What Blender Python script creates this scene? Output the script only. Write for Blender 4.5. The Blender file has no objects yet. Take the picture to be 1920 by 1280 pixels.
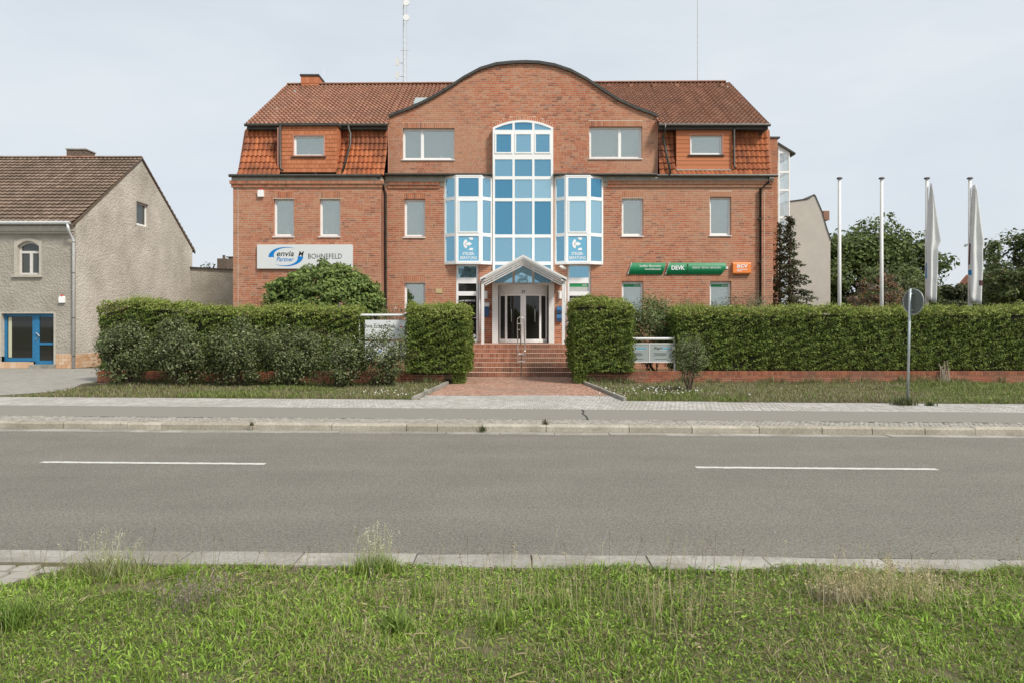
import bpy, math, random
import numpy as np
from mathutils import Vector
random.seed(7); rng = np.random.default_rng(11)
scene = bpy.context.scene
col = scene.collection

# ------------------------------------------------------------------ camera
F, HOR, CAMZ = 1280.0, 606.0, 1.9            # focal length in photo pixels, horizon row, eye height
cam_d = bpy.data.cameras.new("camera"); cam = bpy.data.objects.new("camera", cam_d); col.objects.link(cam)
cam.location = (0, 0, CAMZ); cam.rotation_euler = (math.radians(90), 0, 0)
cam_d.sensor_width = 36; cam_d.sensor_fit = 'HORIZONTAL'; cam_d.lens = 24.0
cam_d.shift_y = -34 / 1920.0; cam_d.clip_start = 0.05; cam_d.clip_end = 3000
scene.camera = cam

# ------------------------------------------------------------------ sky, sun, exposure
SUN_EL, SUN_AZ = math.radians(48), math.radians(133)      # azimuth clockwise from +Y (behind camera, right)
w = bpy.data.worlds.new("World"); scene.world = w; w.use_nodes = True
nt = w.node_tree; nt.nodes.clear()
o = nt.nodes.new('ShaderNodeOutputWorld'); bg = nt.nodes.new('ShaderNodeBackground')
sky = nt.nodes.new('ShaderNodeTexSky'); sky.sky_type = 'NISHITA'; sky.sun_disc = False
sky.sun_elevation = SUN_EL; sky.sun_rotation = SUN_AZ; sky.air_density = 1.0; sky.dust_density = 2.0
tc = nt.nodes.new('ShaderNodeTexCoord'); mp = nt.nodes.new('ShaderNodeMapping'); mp.inputs['Scale'].default_value = (1.2, 1.2, 4.0)
nz = nt.nodes.new('ShaderNodeTexNoise'); nz.inputs['Scale'].default_value = 2.2; nz.inputs['Detail'].default_value = 7; nz.inputs['Roughness'].default_value = .55
rp = nt.nodes.new('ShaderNodeValToRGB'); rp.color_ramp.elements[0].position = .34; rp.color_ramp.elements[1].position = .66
rp.color_ramp.elements[0].color = (.84, .84, .84, 1); rp.color_ramp.elements[1].color = (1, 1, 1, 1)
mx = nt.nodes.new('ShaderNodeMix'); mx.data_type = 'RGBA'
mx.inputs['B'].default_value = (5.6, 6.0, 6.4, 1)       # thin bright cloud
nt.links.new(tc.outputs['Generated'], mp.inputs['Vector']); nt.links.new(mp.outputs['Vector'], nz.inputs['Vector'])
nt.links.new(nz.outputs['Fac'], rp.inputs['Fac']); nt.links.new(rp.outputs['Color'], mx.inputs['Factor'])
nt.links.new(sky.outputs['Color'], mx.inputs['A']); nt.links.new(mx.outputs['Result'], bg.inputs['Color'])
bg.inputs['Strength'].default_value = 0.1; nt.links.new(bg.outputs['Background'], o.inputs['Surface'])
sd = bpy.data.lights.new("sun", 'SUN'); sd.energy = 2.9; sd.angle = math.radians(11); sd.color = (1, .95, .87)
sun = bpy.data.objects.new("sun", sd); col.objects.link(sun)
sv = Vector((math.sin(SUN_AZ) * math.cos(SUN_EL), math.cos(SUN_AZ) * math.cos(SUN_EL), math.sin(SUN_EL)))
sun.rotation_euler = sv.to_track_quat('Z', 'Y').to_euler(); sun.location = (20, -30, 40)
vs = scene.view_settings; vs.view_transform = 'Standard'; vs.look = 'None'; vs.gamma = 1; vs.use_curve_mapping = False
vs.exposure = 0.45

# ------------------------------------------------------------------ helpers
def X(px, D): return (px - 960.0) * D / F      # metres across for a photo column measured at depth D
def Z(py, D): return CAMZ + (HOR - py) * D / F
WL = {}
def reg(ob, loc, parent=None):
    WL[ob.name] = Vector(loc)
    if parent is not None:
        ob.parent = parent; ob.location = Vector(loc) - WL[parent.name]
    else: ob.location = loc
    return ob
def tag(ob, label=None, cat=None, group=None, kind=None):
    if label: ob['label'] = label
    if cat: ob['category'] = cat
    if group: ob['group'] = group
    if kind: ob['kind'] = kind
    return ob
def thing(name, loc, label, cat, group=None):
    e = bpy.data.objects.new(name, None); e.empty_display_size = .2; col.objects.link(e)
    reg(e, loc); return tag(e, label, cat, group)
def link_mesh(name, me, mat, parent, loc, smooth=False):
    if mat is not None and not me.materials:
        for m in (mat if isinstance(mat, (list, tuple)) else [mat]): me.materials.append(m)
    if smooth: me.polygons.foreach_set('use_smooth', np.ones(len(me.polygons), bool))
    ob = bpy.data.objects.new(name, me); col.objects.link(ob)
    return reg(ob, loc, parent)
class MB:
    def __init__(s): s.v = []; s.f = []; s.mi = []; s.cm = 0
    def face(s, pts):
        n = len(s.v); s.v += [tuple(p) for p in pts]; s.f.append(tuple(range(n, n + len(pts)))); s.mi.append(s.cm)
    def box(s, x0, x1, y0, y1, z0, z1):
        if x1 < x0: x0, x1 = x1, x0
        if y1 < y0: y0, y1 = y1, y0
        if z1 < z0: z0, z1 = z1, z0
        n = len(s.v)
        s.v += [(x0,y0,z0),(x1,y0,z0),(x1,y1,z0),(x0,y1,z0),(x0,y0,z1),(x1,y0,z1),(x1,y1,z1),(x0,y1,z1)]
        for q in ((0,3,2,1),(4,5,6,7),(0,1,5,4),(1,2,6,5),(2,3,7,6),(3,0,4,7)):
            s.f.append(tuple(n + i for i in q)); s.mi.append(s.cm)
        return s
    def seg(s, p0, p1, z0, z1, t):              # upright board over the footprint line p0-p1, thickness t behind it
        d = Vector((p1[0]-p0[0], p1[1]-p0[1])); d.normalize(); nrm = Vector((-d.y, d.x)) * t
        a = [(p0[0],p0[1]),(p1[0],p1[1]),(p1[0]+nrm.x,p1[1]+nrm.y),(p0[0]+nrm.x,p0[1]+nrm.y)]
        n = len(s.v); s.v += [(q[0],q[1],z0) for q in a] + [(q[0],q[1],z1) for q in a]
        for q in ((0,3,2,1),(4,5,6,7),(0,1,5,4),(1,2,6,5),(2,3,7,6),(3,0,4,7)):
            s.f.append(tuple(n + i for i in q)); s.mi.append(s.cm)
        return s
    def prism(s, poly, y0, y1, axis='y'):       # poly in (x,z) extruded along y, or (y,z) along x, or (x,y) along z
        def P(a, b, c):
            return (a, c, b) if axis == 'y' else ((c, a, b) if axis == 'x' else (a, b, c))
        n = len(s.v); k = len(poly)
        s.v += [P(a, b, y0) for a, b in poly] + [P(a, b, y1) for a, b in poly]
        s.f.append(tuple(range(n, n + k))); s.mi.append(s.cm)
        s.f.append(tuple(range(n + 2*k - 1, n + k - 1, -1))); s.mi.append(s.cm)
        for i in range(k):
            j = (i + 1) % k
            s.f.append((n + j, n + i, n + k + i, n + k + j)); s.mi.append(s.cm)
        return s
    def tube(s, pts, r, n=8, cap=True):
        pts = [Vector(p) for p in pts]; rs = r if isinstance(r, (list, tuple)) else [r] * len(pts)
        rings = []
        for i, p in enumerate(pts):
            d = (pts[min(i+1, len(pts)-1)] - pts[max(i-1, 0)]).normalized()
            a = d.cross(Vector((0, 0, 1)) if abs(d.z) < .95 else Vector((1, 0, 0))).normalized(); b = d.cross(a)
            base = len(s.v)
            for k in range(n):
                t = 2 * math.pi * k / n
                s.v.append(tuple(p + (a * math.cos(t) + b * math.sin(t)) * rs[i]))
            rings.append(base)
        for q in range(len(rings) - 1):
            for k in range(n):
                s.f.append((rings[q]+k, rings[q]+(k+1) % n, rings[q+1]+(k+1) % n, rings[q+1]+k)); s.mi.append(s.cm)
        if cap:
            s.f.append(tuple(rings[0]+k for k in reversed(range(n)))); s.mi.append(s.cm)
            s.f.append(tuple(rings[-1]+k for k in range(n))); s.mi.append(s.cm)
        return s
    def build(s, name, mat, parent=None, smooth=False, origin=None):
        a = np.array(s.v, float)
        if origin is None: origin = ((a[:,0].min()+a[:,0].max())/2, (a[:,1].min()+a[:,1].max())/2, a[:,2].min())
        a = a - np.array(origin)
        me = bpy.data.meshes.new(name); me.from_pydata(a.tolist(), [], s.f)
        if isinstance(mat, (list, tuple)):
            for m in mat: me.materials.append(m)
            me.polygons.foreach_set('material_index', s.mi)
        me.update()
        return link_mesh(name, me, mat, parent, origin, smooth)
def np_mesh(name, V, Q, mat, parent=None, attr=None, attrname='col', smooth=False, loc=None):
    """V (N,3); Q (M,k) faces; attr (N,4) colours or (N,) floats on points"""
    V = np.asarray(V, float); Q = np.asarray(Q, np.int32); k = Q.shape[1]
    if loc is None: loc = ((V[:,0].min()+V[:,0].max())/2, (V[:,1].min()+V[:,1].max())/2, V[:,2].min())
    V = V - np.array(loc)
    me = bpy.data.meshes.new(name); me.vertices.add(len(V)); me.vertices.foreach_set('co', V.ravel().astype(np.float32))
    me.loops.add(Q.size); me.loops.foreach_set('vertex_index', Q.ravel())
    me.polygons.add(len(Q)); me.polygons.foreach_set('loop_start', np.arange(0, Q.size, k, dtype=np.int32))
    me.polygons.foreach_set('use_smooth', np.full(len(Q), bool(smooth)))
    me.update(calc_edges=True)
    if attr is not None:
        attr = np.asarray(attr, np.float32)
        if attr.ndim == 1: a = me.attributes.new(attrname, 'FLOAT', 'POINT'); a.data.foreach_set('value', attr)
        else:
            a = me.attributes.new(attrname, 'FLOAT_COLOR', 'POINT')
            if attr.shape[1] == 3: attr = np.hstack([attr, np.ones((len(attr), 1), np.float32)])
            a.data.foreach_set('color', attr.ravel())
    return link_mesh(name, me, mat, parent, loc, smooth)
BQ = np.array([(0,1,5,4),(1,2,6,5),(3,0,4,7),(4,5,6,7),(0,3,2,1)])
def boxes_mesh(name, B, mat, parent=None, kind='stuff', jit=0.0):
    """B (N,6) x0,x1,y0,y1,z0,z1 (front at y0); back face left out"""
    B = np.asarray(B, float); n = len(B); V = np.empty((n, 8, 3))
    idx = [(0,2,4),(1,2,4),(1,3,4),(0,3,4),(0,2,5),(1,2,5),(1,3,5),(0,3,5)]
    for k, (a, b, c) in enumerate(idx): V[:, k, 0] = B[:, a]; V[:, k, 1] = B[:, b]; V[:, k, 2] = B[:, c]
    if jit: V += rng.normal(0, jit, V.shape)
    Q = (BQ[None] + (np.arange(n) * 8)[:, None, None]).reshape(-1, 4)
    ob = np_mesh(name, V.reshape(-1, 3), Q, mat, parent, np.repeat(rng.random(n), 8), 'rnd')
    if kind: ob['kind'] = kind
    return ob
def nse(P, s, seed=0):
    r = np.random.default_rng(seed); P = np.asarray(P, float) * s; out = np.zeros(len(P))
    for i in range(7):
        k = r.normal(0, 1, P.shape[1]) * (1 + .35 * i); out += np.sin(P @ k + r.random() * 6.28) / (1 + .25 * i)
    return out / 3.0

# ------------------------------------------------------------------ materials
MATS = {}
def mat(name, c, rough=.7, metal=0.0, spec=.4, var=0.0, vscale=6.0, c2=None, bump=0.0, bscale=60.0, stretch=None, bdist=.02):
    m = bpy.data.materials.new(name); m.use_nodes = True; nt = m.node_tree; b = nt.nodes['Principled BSDF']
    b.inputs['Roughness'].default_value = rough; b.inputs['Metallic'].default_value = metal
    b.inputs['Specular IOR Level'].default_value = spec; b.inputs['Base Color'].default_value = (*c, 1)
    if var or c2 or bump:
        g = nt.nodes.new('ShaderNodeNewGeometry'); mpn = nt.nodes.new('ShaderNodeMapping')
        nt.links.new(g.outputs['Position'], mpn.inputs['Vector'])
        if stretch: mpn.inputs['Scale'].default_value = stretch
    if var or c2:
        n = nt.nodes.new('ShaderNodeTexNoise'); n.inputs['Scale'].default_value = vscale; n.inputs['Detail'].default_value = 6; n.inputs['Roughness'].default_value = .62
        nt.links.new(mpn.outputs['Vector'], n.inputs['Vector'])
        r = nt.nodes.new('ShaderNodeValToRGB'); r.color_ramp.elements[0].position = .3; r.color_ramp.elements[1].position = .7
        a = c2 if c2 else tuple(max(0, q * (1 - var)) for q in c); bb = c if c2 else tuple(min(1, q * (1 + var)) for q in c)
        r.color_ramp.elements[0].color = (*a, 1); r.color_ramp.elements[1].color = (*bb, 1)
        nt.links.new(n.outputs['Fac'], r.inputs['Fac']); nt.links.new(r.outputs['Color'], b.inputs['Base Color'])
    if bump:
        n2 = nt.nodes.new('ShaderNodeTexNoise'); n2.inputs['Scale'].default_value = bscale; n2.inputs['Detail'].default_value = 4
        nt.links.new(mpn.outputs['Vector'], n2.inputs['Vector'])
        bp = nt.nodes.new('ShaderNodeBump'); bp.inputs['Strength'].default_value = min(1, bump); bp.inputs['Distance'].default_value = bdist
        nt.links.new(n2.outputs['Fac'], bp.inputs['Height']); nt.links.new(bp.outputs['Normal'], b.inputs['Normal'])
    MATS[name] = m; return m
def piece_mat(name, stops, rough=.8, patch=None, patch_amt=.5, patch_scale=.5, spec=.3, fine=.25):
    """colour picked per piece (attribute rnd + object random), weathered in large patches"""
    m = bpy.data.materials.new(name); m.use_nodes = True; nt = m.node_tree; b = nt.nodes['Principled BSDF']
    b.inputs['Roughness'].default_value = rough; b.inputs['Specular IOR Level'].default_value = spec
    at = nt.nodes.new('ShaderNodeAttribute'); at.attribute_name = 'rnd'
    oi = nt.nodes.new('ShaderNodeObjectInfo'); ad = nt.nodes.new('ShaderNodeMath'); ad.operation = 'ADD'
    fr = nt.nodes.new('ShaderNodeMath'); fr.operation = 'FRACT'
    nt.links.new(at.outputs['Fac'], ad.inputs[0]); nt.links.new(oi.outputs['Random'], ad.inputs[1]); nt.links.new(ad.outputs[0], fr.inputs[0])
    r = nt.nodes.new('ShaderNodeValToRGB'); e = r.color_ramp.elements
    while len(e) < len(stops): e.new(.5)
    for i, (p, c) in enumerate(stops): e[i].position = p; e[i].color = (*c, 1)
    nt.links.new(fr.outputs[0], r.inputs['Fac']); last = r.outputs['Color']
    g = nt.nodes.new('ShaderNodeNewGeometry')
    def noise(sc, det=5):
        n = nt.nodes.new('ShaderNodeTexNoise'); n.inputs['Scale'].default_value = sc; n.inputs['Detail'].default_value = det
        nt.links.new(g.outputs['Position'], n.inputs['Vector']); return n
    if patch:
        n = noise(patch_scale); rr = nt.nodes.new('ShaderNodeValToRGB'); rr.color_ramp.elements[0].position = .42; rr.color_ramp.elements[1].position = .62
        rr.color_ramp.elements[1].color = (patch_amt,) * 3 + (1,)
        nt.links.new(n.outputs['Fac'], rr.inputs['Fac'])
        mxn = nt.nodes.new('ShaderNodeMix'); mxn.data_type = 'RGBA'; mxn.inputs['B'].default_value = (*patch, 1)
        nt.links.new(rr.outputs['Color'], mxn.inputs['Factor']); nt.links.new(last, mxn.inputs['A']); last = mxn.outputs['Result']
    n = noise(28, 3); ma = nt.nodes.new('ShaderNodeMapRange'); ma.inputs['To Min'].default_value = 1 - fine; ma.inputs['To Max'].default_value = 1 + fine
    nt.links.new(n.outputs['Fac'], ma.inputs['Value'])
    ml = nt.nodes.new('ShaderNodeMix'); ml.data_type = 'RGBA'; ml.blend_type = 'MULTIPLY'; ml.inputs['Factor'].default_value = 1
    nt.links.new(last, ml.inputs['A']); nt.links.new(ma.outputs['Result'], ml.inputs['B']); nt.links.new(ml.outputs['Result'], b.inputs['Base Color'])
    MATS[name] = m; return m
def leaf_mat(name, rough=.55, trans=.3, spec=.3):
    m = bpy.data.materials.new(name); m.use_nodes = True; nt = m.node_tree; b = nt.nodes['Principled BSDF']
    at = nt.nodes.new('ShaderNodeAttribute'); at.attribute_name = 'col'
    b.inputs['Roughness'].default_value = rough; b.inputs['Specular IOR Level'].default_value = spec
    nt.links.new(at.outputs['Color'], b.inputs['Base Color'])
    t = nt.nodes.new('ShaderNodeBsdfTranslucent'); ms = nt.nodes.new('ShaderNodeMixShader'); ms.inputs['Fac'].default_value = trans
    nt.links.new(at.outputs['Color'], t.inputs['Color'])
    nt.links.new(b.outputs[0], ms.inputs[1]); nt.links.new(t.outputs[0], ms.inputs[2]); nt.links.new(ms.outputs[0], nt.nodes['Material Output'].inputs['Surface'])
    return m
def glass_mat(name, tint, refl=.18, rough=.02, rtint=(1, 1, 1)):
    m = bpy.data.materials.new(name); m.use_nodes = True; nt = m.node_tree; nt.nodes.remove(nt.nodes['Principled BSDF'])
    t = nt.nodes.new('ShaderNodeBsdfTransparent'); t.inputs['Color'].default_value = (*tint, 1)
    g = nt.nodes.new('ShaderNodeBsdfGlossy'); g.inputs['Roughness'].default_value = rough; g.inputs['Color'].default_value = (*rtint, 1)
    ms = nt.nodes.new('ShaderNodeMixShader'); ms.inputs['Fac'].default_value = refl
    nt.links.new(t.outputs[0], ms.inputs[1]); nt.links.new(g.outputs[0], ms.inputs[2]); nt.links.new(ms.outputs[0], nt.nodes['Material Output'].inputs['Surface'])
    return m

M_brick = piece_mat('brick', [(0, (.2,.085,.055)), (.08, (.34,.115,.058)), (.4, (.42,.14,.068)), (.66, (.44,.165,.085)), (.9, (.45,.22,.13)), (1, (.3,.15,.095))],
                    patch=(.46,.25,.15), patch_amt=.55, patch_scale=.32, fine=.2)
M_mortar = mat('mortar', (.56,.44,.35), .9, var=.12, vscale=5)
M_joint = mat('joint_sand', (.17,.155,.12), 1, var=.25, vscale=6)
M_wallbrick = piece_mat('clinker_brick', [(0, (.2,.07,.04)), (.5, (.3,.095,.05)), (1, (.36,.14,.075))], patch=(.17,.1,.07), patch_amt=.5, patch_scale=1.2)
M_tread = mat('skylit_tread', (.55,.38,.29), .9, var=.15, vscale=4)  # step tops paler than their bricks: sky light put into the colour
M_stepbrick = piece_mat('step_brick', [(0, (.24,.10,.065)), (.5, (.36,.15,.09)), (1, (.43,.2,.13))], patch=(.12,.085,.06), patch_amt=.7, patch_scale=.55)
M_pathbrick = piece_mat('path_brick', [(0, (.3,.17,.12)), (.5, (.39,.22,.155)), (1, (.44,.27,.2))], patch=(.28,.2,.15), patch_amt=.5, patch_scale=.8)
M_paver = piece_mat('grey_paver', [(0, (.35,.335,.305)), (.5, (.42,.4,.37)), (1, (.48,.46,.425))], patch=(.32,.3,.26), patch_amt=.5, patch_scale=.9)
M_cobble = piece_mat('cobble', [(0, (.29,.27,.23)), (.5, (.33,.305,.265)), (1, (.37,.345,.3))], fine=.2)
M_kerb = piece_mat('kerb_granite', [(0, (.31,.28,.22)), (.5, (.38,.345,.28)), (1, (.43,.39,.32))], fine=.45, patch=(.25,.22,.17), patch_amt=.5, patch_scale=2)
M_gutter = piece_mat('gutter_concrete', [(0, (.28,.265,.23)), (1, (.36,.34,.3))], fine=.4, patch=(.2,.185,.15), patch_amt=.75, patch_scale=1.8)
M_tile = piece_mat('roof_tile', [(0, (.24,.115,.072)), (.5, (.29,.14,.088)), (1, (.34,.175,.115))], patch=(.22,.12,.08), patch_amt=.5, patch_scale=.9, rough=.7)
M_mtile = piece_mat('mansard_tile', [(0, (.33,.1,.04)), (.5, (.43,.135,.052)), (1, (.49,.17,.07))], patch=(.16,.058,.03), patch_amt=.8, patch_scale=1.0, rough=.55)
M_shingle = piece_mat('shingle', [(0, (.43,.15,.066)), (.5, (.48,.17,.078)), (1, (.52,.195,.092))], fine=.12)
M_oldtile = piece_mat('old_roof_tile', [(0, (.15,.105,.075)), (.5, (.205,.145,.105)), (1, (.26,.19,.145))], patch=(.13,.1,.075), patch_amt=.6, patch_scale=.7)
M_plinth = piece_mat('plinth_tile', [(0, (.5,.3,.17)), (.5, (.58,.38,.24)), (1, (.62,.46,.33))])
M_white = mat('white_pvc', (.86,.86,.845), .35, var=.03, vscale=3)
M_alu = mat('white_aluminium', (.72,.715,.695), .4, var=.06, vscale=4)
M_dark = mat('dark_sheet_metal', (.055,.052,.045), .5, var=.3, vscale=5)
M_drain = mat('dark_drainpipe', (.075,.07,.06), .45, metal=.3, var=.25, vscale=6)
M_zinc = mat('zinc', (.62,.63,.62), .45, metal=.3, var=.1)
M_steel = mat('stainless_steel', (.62,.6,.56), .25, metal=.9)
M_galv = mat('galvanised_steel', (.42,.46,.46), .4, metal=.6, var=.12, vscale=20)
M_fascia = mat('grey_fascia', (.45,.42,.37), .85, c2=(.3,.28,.24), vscale=3, bump=.2)
M_pink = mat('pink_flashing', (.55,.27,.2), .6)
M_render = mat('grey_render', (.41,.38,.325), .95, c2=(.32,.29,.24), vscale=1.1, bump=1.0, bscale=13, bdist=.05)
M_render2 = mat('pale_render', (.65,.61,.535), .95, c2=(.42,.385,.32), vscale=.4, bump=1.0, bscale=13, bdist=.05)
M_rendtrim = mat('render_trim', (.46,.425,.365), .9, var=.12)
M_house = mat('beige_render', (.5,.455,.4), .95, var=.06, vscale=1.2, bump=.2)
M_bluepaint = mat('blue_paint', (.025,.17,.34), .4, var=.15, vscale=9)
M_glass = glass_mat('window_glass', (.66,.71,.68), .36, rtint=(.95,.98,.94))
M_blind = mat('blind_fabric', (.5,.515,.49), .9, var=.06)
M_blindg = mat('green_blind', (.22,.27,.2), .9, var=.2, vscale=20, stretch=(8, 1, .2))
def blueglass():
    m = bpy.data.materials.new('blue_coated_glass'); m.use_nodes = True; b = m.node_tree.nodes['Principled BSDF']
    b.inputs['Base Color'].default_value = (.2,.47,.62,1); b.inputs['Metallic'].default_value = .86; b.inputs['Roughness'].default_value = .03
    oi_ = m.node_tree.nodes.new('ShaderNodeObjectInfo'); r_ = m.node_tree.nodes.new('ShaderNodeValToRGB')
    r_.color_ramp.elements[0].color = (.1,.31,.46,1); r_.color_ramp.elements[1].color = (.4,.62,.71,1)
    m.node_tree.links.new(oi_.outputs['Random'], r_.inputs['Fac']); m.node_tree.links.new(r_.outputs['Color'], b.inputs['Base Color'])
    n = m.node_tree.nodes.new('ShaderNodeTexNoise'); n.inputs['Scale'].default_value = 1.3; g = m.node_tree.nodes.new('ShaderNodeNewGeometry')
    bp = m.node_tree.nodes.new('ShaderNodeBump'); bp.inputs['Strength'].default_value = .12; bp.inputs['Distance'].default_value = .05
    m.node_tree.links.new(g.outputs['Position'], n.inputs['Vector']); m.node_tree.links.new(n.outputs['Fac'], bp.inputs['Height']); m.node_tree.links.new(bp.outputs['Normal'], b.inputs['Normal'])
    return m
M_blue = blueglass()
M_darkglass = mat('dark_door_glass', (.018,.018,.015), .03, spec=.6)
M_film = mat('window_film_blue', (.16,.42,.6), .35)
M_sign = mat('sign_board', (.68,.7,.69), .45, var=.02)
M_ink = mat('black_ink', (.03,.03,.03), .6); M_blueink = mat('blue_ink', (.0,.2,.56), .5)
M_lettw = mat('white_letters', (.85,.85,.85), .5); M_red = mat('red_plastic', (.55,.03,.03), .35)
M_green = mat('green_sign', (.01,.2,.075), .35, var=.04); M_greenfilm = mat('green_film', (.02,.3,.1), .4)
M_orange = mat('orange_sign', (.85,.25,.06), .4); M_brass = mat('brass_plate', (.6,.47,.24), .45, metal=.3)
M_mailb = mat('blue_mailbox', (.03,.09,.2), .4); M_grey = mat('grey_panel', (.33,.37,.36), .35, var=.05)
M_signback = mat('grey_sign_back', (.13,.145,.135), .5, metal=.2)
M_bark = mat('bark', (.12,.09,.065), .95, var=.35, vscale=14, bump=.6)
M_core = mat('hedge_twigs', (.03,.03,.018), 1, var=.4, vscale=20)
M_flag = mat('flag_cloth', (.64,.64,.63), .9, var=.06, vscale=4); M_flagp = mat('flag_print', (.12,.06,.06), .8); M_flagb = mat('flag_print_blue', (.02,.2,.45), .8)
M_asph = mat('asphalt', (.185,.173,.145), .9, var=.5, vscale=46, bump=.8, bscale=90)
def wear(m, sx, sy, amt):
    nt = m.node_tree; b = nt.nodes['Principled BSDF']; g = nt.nodes.new('ShaderNodeNewGeometry'); mp_ = nt.nodes.new('ShaderNodeMapping'); mp_.inputs['Scale'].default_value = (sx, sy, 1)
    n = nt.nodes.new('ShaderNodeTexNoise'); n.inputs['Scale'].default_value = 1; n.inputs['Detail'].default_value = 4; r = nt.nodes.new('ShaderNodeMapRange'); r.inputs['From Min'].default_value = .3; r.inputs['From Max'].default_value = .7
    r.inputs['To Min'].default_value = 1 - amt; r.inputs['To Max'].default_value = 1 + amt; x = nt.nodes.new('ShaderNodeMix'); x.data_type = 'RGBA'; x.blend_type = 'MULTIPLY'; x.inputs['Factor'].default_value = 1
    nt.links.new(g.outputs['Position'], mp_.inputs['Vector']); nt.links.new(mp_.outputs['Vector'], n.inputs['Vector']); nt.links.new(n.outputs['Fac'], r.inputs['Value'])
    nt.links.new(b.inputs['Base Color'].links[0].from_socket, x.inputs['A']); nt.links.new(r.outputs['Result'], x.inputs['B']); nt.links.new(x.outputs['Result'], b.inputs['Base Color'])
wear(M_render2, .9, 1.3, .1); wear(M_render, 1.2, 1, .08); wear(M_brick, .3, 1, .07)
wear(M_asph, .12, 1.3, .07); wear(M_asph, .9, .9, .06)
M_bike = mat('cycle_path_asphalt', (.225,.212,.182), .9, var=.25, vscale=60, bump=.4, bscale=110)
M_paint = mat('road_paint', (.66,.65,.61), .8, c2=(.42,.41,.37), vscale=16)
M_soil = mat('soil', (.13,.105,.06), 1, c2=(.075,.085,.03), vscale=5, bump=.6, bscale=30)
M_drive = mat('driveway_pavers', (.36,.345,.31), .9, c2=(.24,.225,.19), vscale=1.1)
M_ground = mat('meadow_ground', (.1,.11,.05), 1, var=.3, vscale=.3)
M_leaf = leaf_mat('leaf'); M_needle = leaf_mat('needle', .6, .15); M_gloss = leaf_mat('glossy_leaf', .5, .12, .3); M_blade = leaf_mat('grass_blade', .55, .35)

def driveway_pattern(m):
    nt = m.node_tree; b = nt.nodes['Principled BSDF']
    g = nt.nodes.new('ShaderNodeNewGeometry'); br = nt.nodes.new('ShaderNodeTexBrick')
    br.inputs['Scale'].default_value = 1; br.inputs['Brick Width'].default_value = .2; br.inputs['Row Height'].default_value = .1; br.inputs['Mortar Size'].default_value = .006
    br.inputs['Color1'].default_value = (.36,.345,.31,1); br.inputs['Color2'].default_value = (.26,.245,.215,1); br.inputs['Mortar'].default_value = (.1,.095,.075,1)
    nt.links.new(g.outputs['Position'], br.inputs['Vector'])
    old = b.inputs['Base Color'].links[0].from_socket
    mxn = nt.nodes.new('ShaderNodeMix'); mxn.data_type = 'RGBA'; mxn.inputs['Factor'].default_value = .8
    nt.links.new(old, mxn.inputs['A']); nt.links.new(br.outputs['Color'], mxn.inputs['B']); nt.links.new(mxn.outputs['Result'], b.inputs['Base Color'])
driveway_pattern(M_drive)

def text_box(body, x0, x1, z0, z1, y, material, parent, name='lettering', shear=0.0, bold=0.0, thick=.004, frame=None):
    cu = bpy.data.curves.new('txt', 'FONT'); cu.body = body; cu.size = 1; cu.shear = shear; cu.offset = bold; cu.resolution_u = 3
    ob = bpy.data.objects.new('txt', cu); col.objects.link(ob)
    dg = bpy.context.evaluated_depsgraph_get(); me0 = bpy.data.meshes.new_from_object(ob.evaluated_get(dg))
    bpy.data.objects.remove(ob); a = np.array([v.co for v in me0.vertices]); fs = [tuple(p.vertices) for p in me0.polygons]
    bpy.data.meshes.remove(me0)
    mn, mxx = a.min(0), a.max(0)
    u = (a[:,0]-mn[0])/(mxx[0]-mn[0])*(x1-x0); v = (a[:,1]-mn[1])/(mxx[1]-mn[1])*(z1-z0)
    me = bpy.data.meshes.new(name); me.from_pydata(np.c_[u, np.zeros(len(u)), v].tolist(), [], fs); me.update()
    return link_mesh(name, me, material, parent, (x0, y, z0))

# leaf clouds ---------------------------------------------------------------
def leaf_quads(P, N, size, aspect, spread=.8, fold=.25):
    n = len(P); R = rng.normal(0, 1, (n, 3)); nn = N + R * spread; nn /= np.linalg.norm(nn, axis=1)[:, None] + 1e-9
    t = rng.normal(0, 1, (n, 3)); t -= (t * nn).sum(1)[:, None] * nn; t /= np.linalg.norm(t, axis=1)[:, None] + 1e-9
    b = np.cross(nn, t); s = (np.asarray(size) * (.65 + .7 * rng.random(n)))[:, None]
    V = np.empty((n, 4, 3)); V[:, 0] = P - t * s * .5; V[:, 2] = P + t * s * .5
    V[:, 1] = P + b * s * aspect * .5 + nn * s * fold * .3; V[:, 3] = P - b * s * aspect * .5 + nn * s * fold * .3
    Q = (np.array([[0, 1, 2, 3]]) + (np.arange(n) * 4)[:, None])
    return V.reshape(-1, 3), Q
def leaf_cols(n, palette, sd=.18):
    pal = np.array(palette); c = pal[rng.integers(0, len(pal), n)] * (1 + rng.normal(0, sd, (n, 1)))
    return np.clip(c, .005, 1)
def foliage(name, P, N, size, aspect, C, parent, m=None, spread=.8):
    V, Q = leaf_quads(P, N, size, aspect, spread)
    return np_mesh(name, V, Q, m or M_leaf, parent, np.repeat(C, 4, axis=0))
GREEN = [(.125,.185,.03), (.085,.13,.024), (.21,.27,.05), (.16,.18,.042)]
DKGREEN = [(.045,.065,.028), (.035,.055,.024), (.06,.075,.035), (.075,.085,.045)]
LIME = [(.27,.34,.065), (.32,.37,.09), (.22,.29,.055), (.33,.33,.12)]

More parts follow.
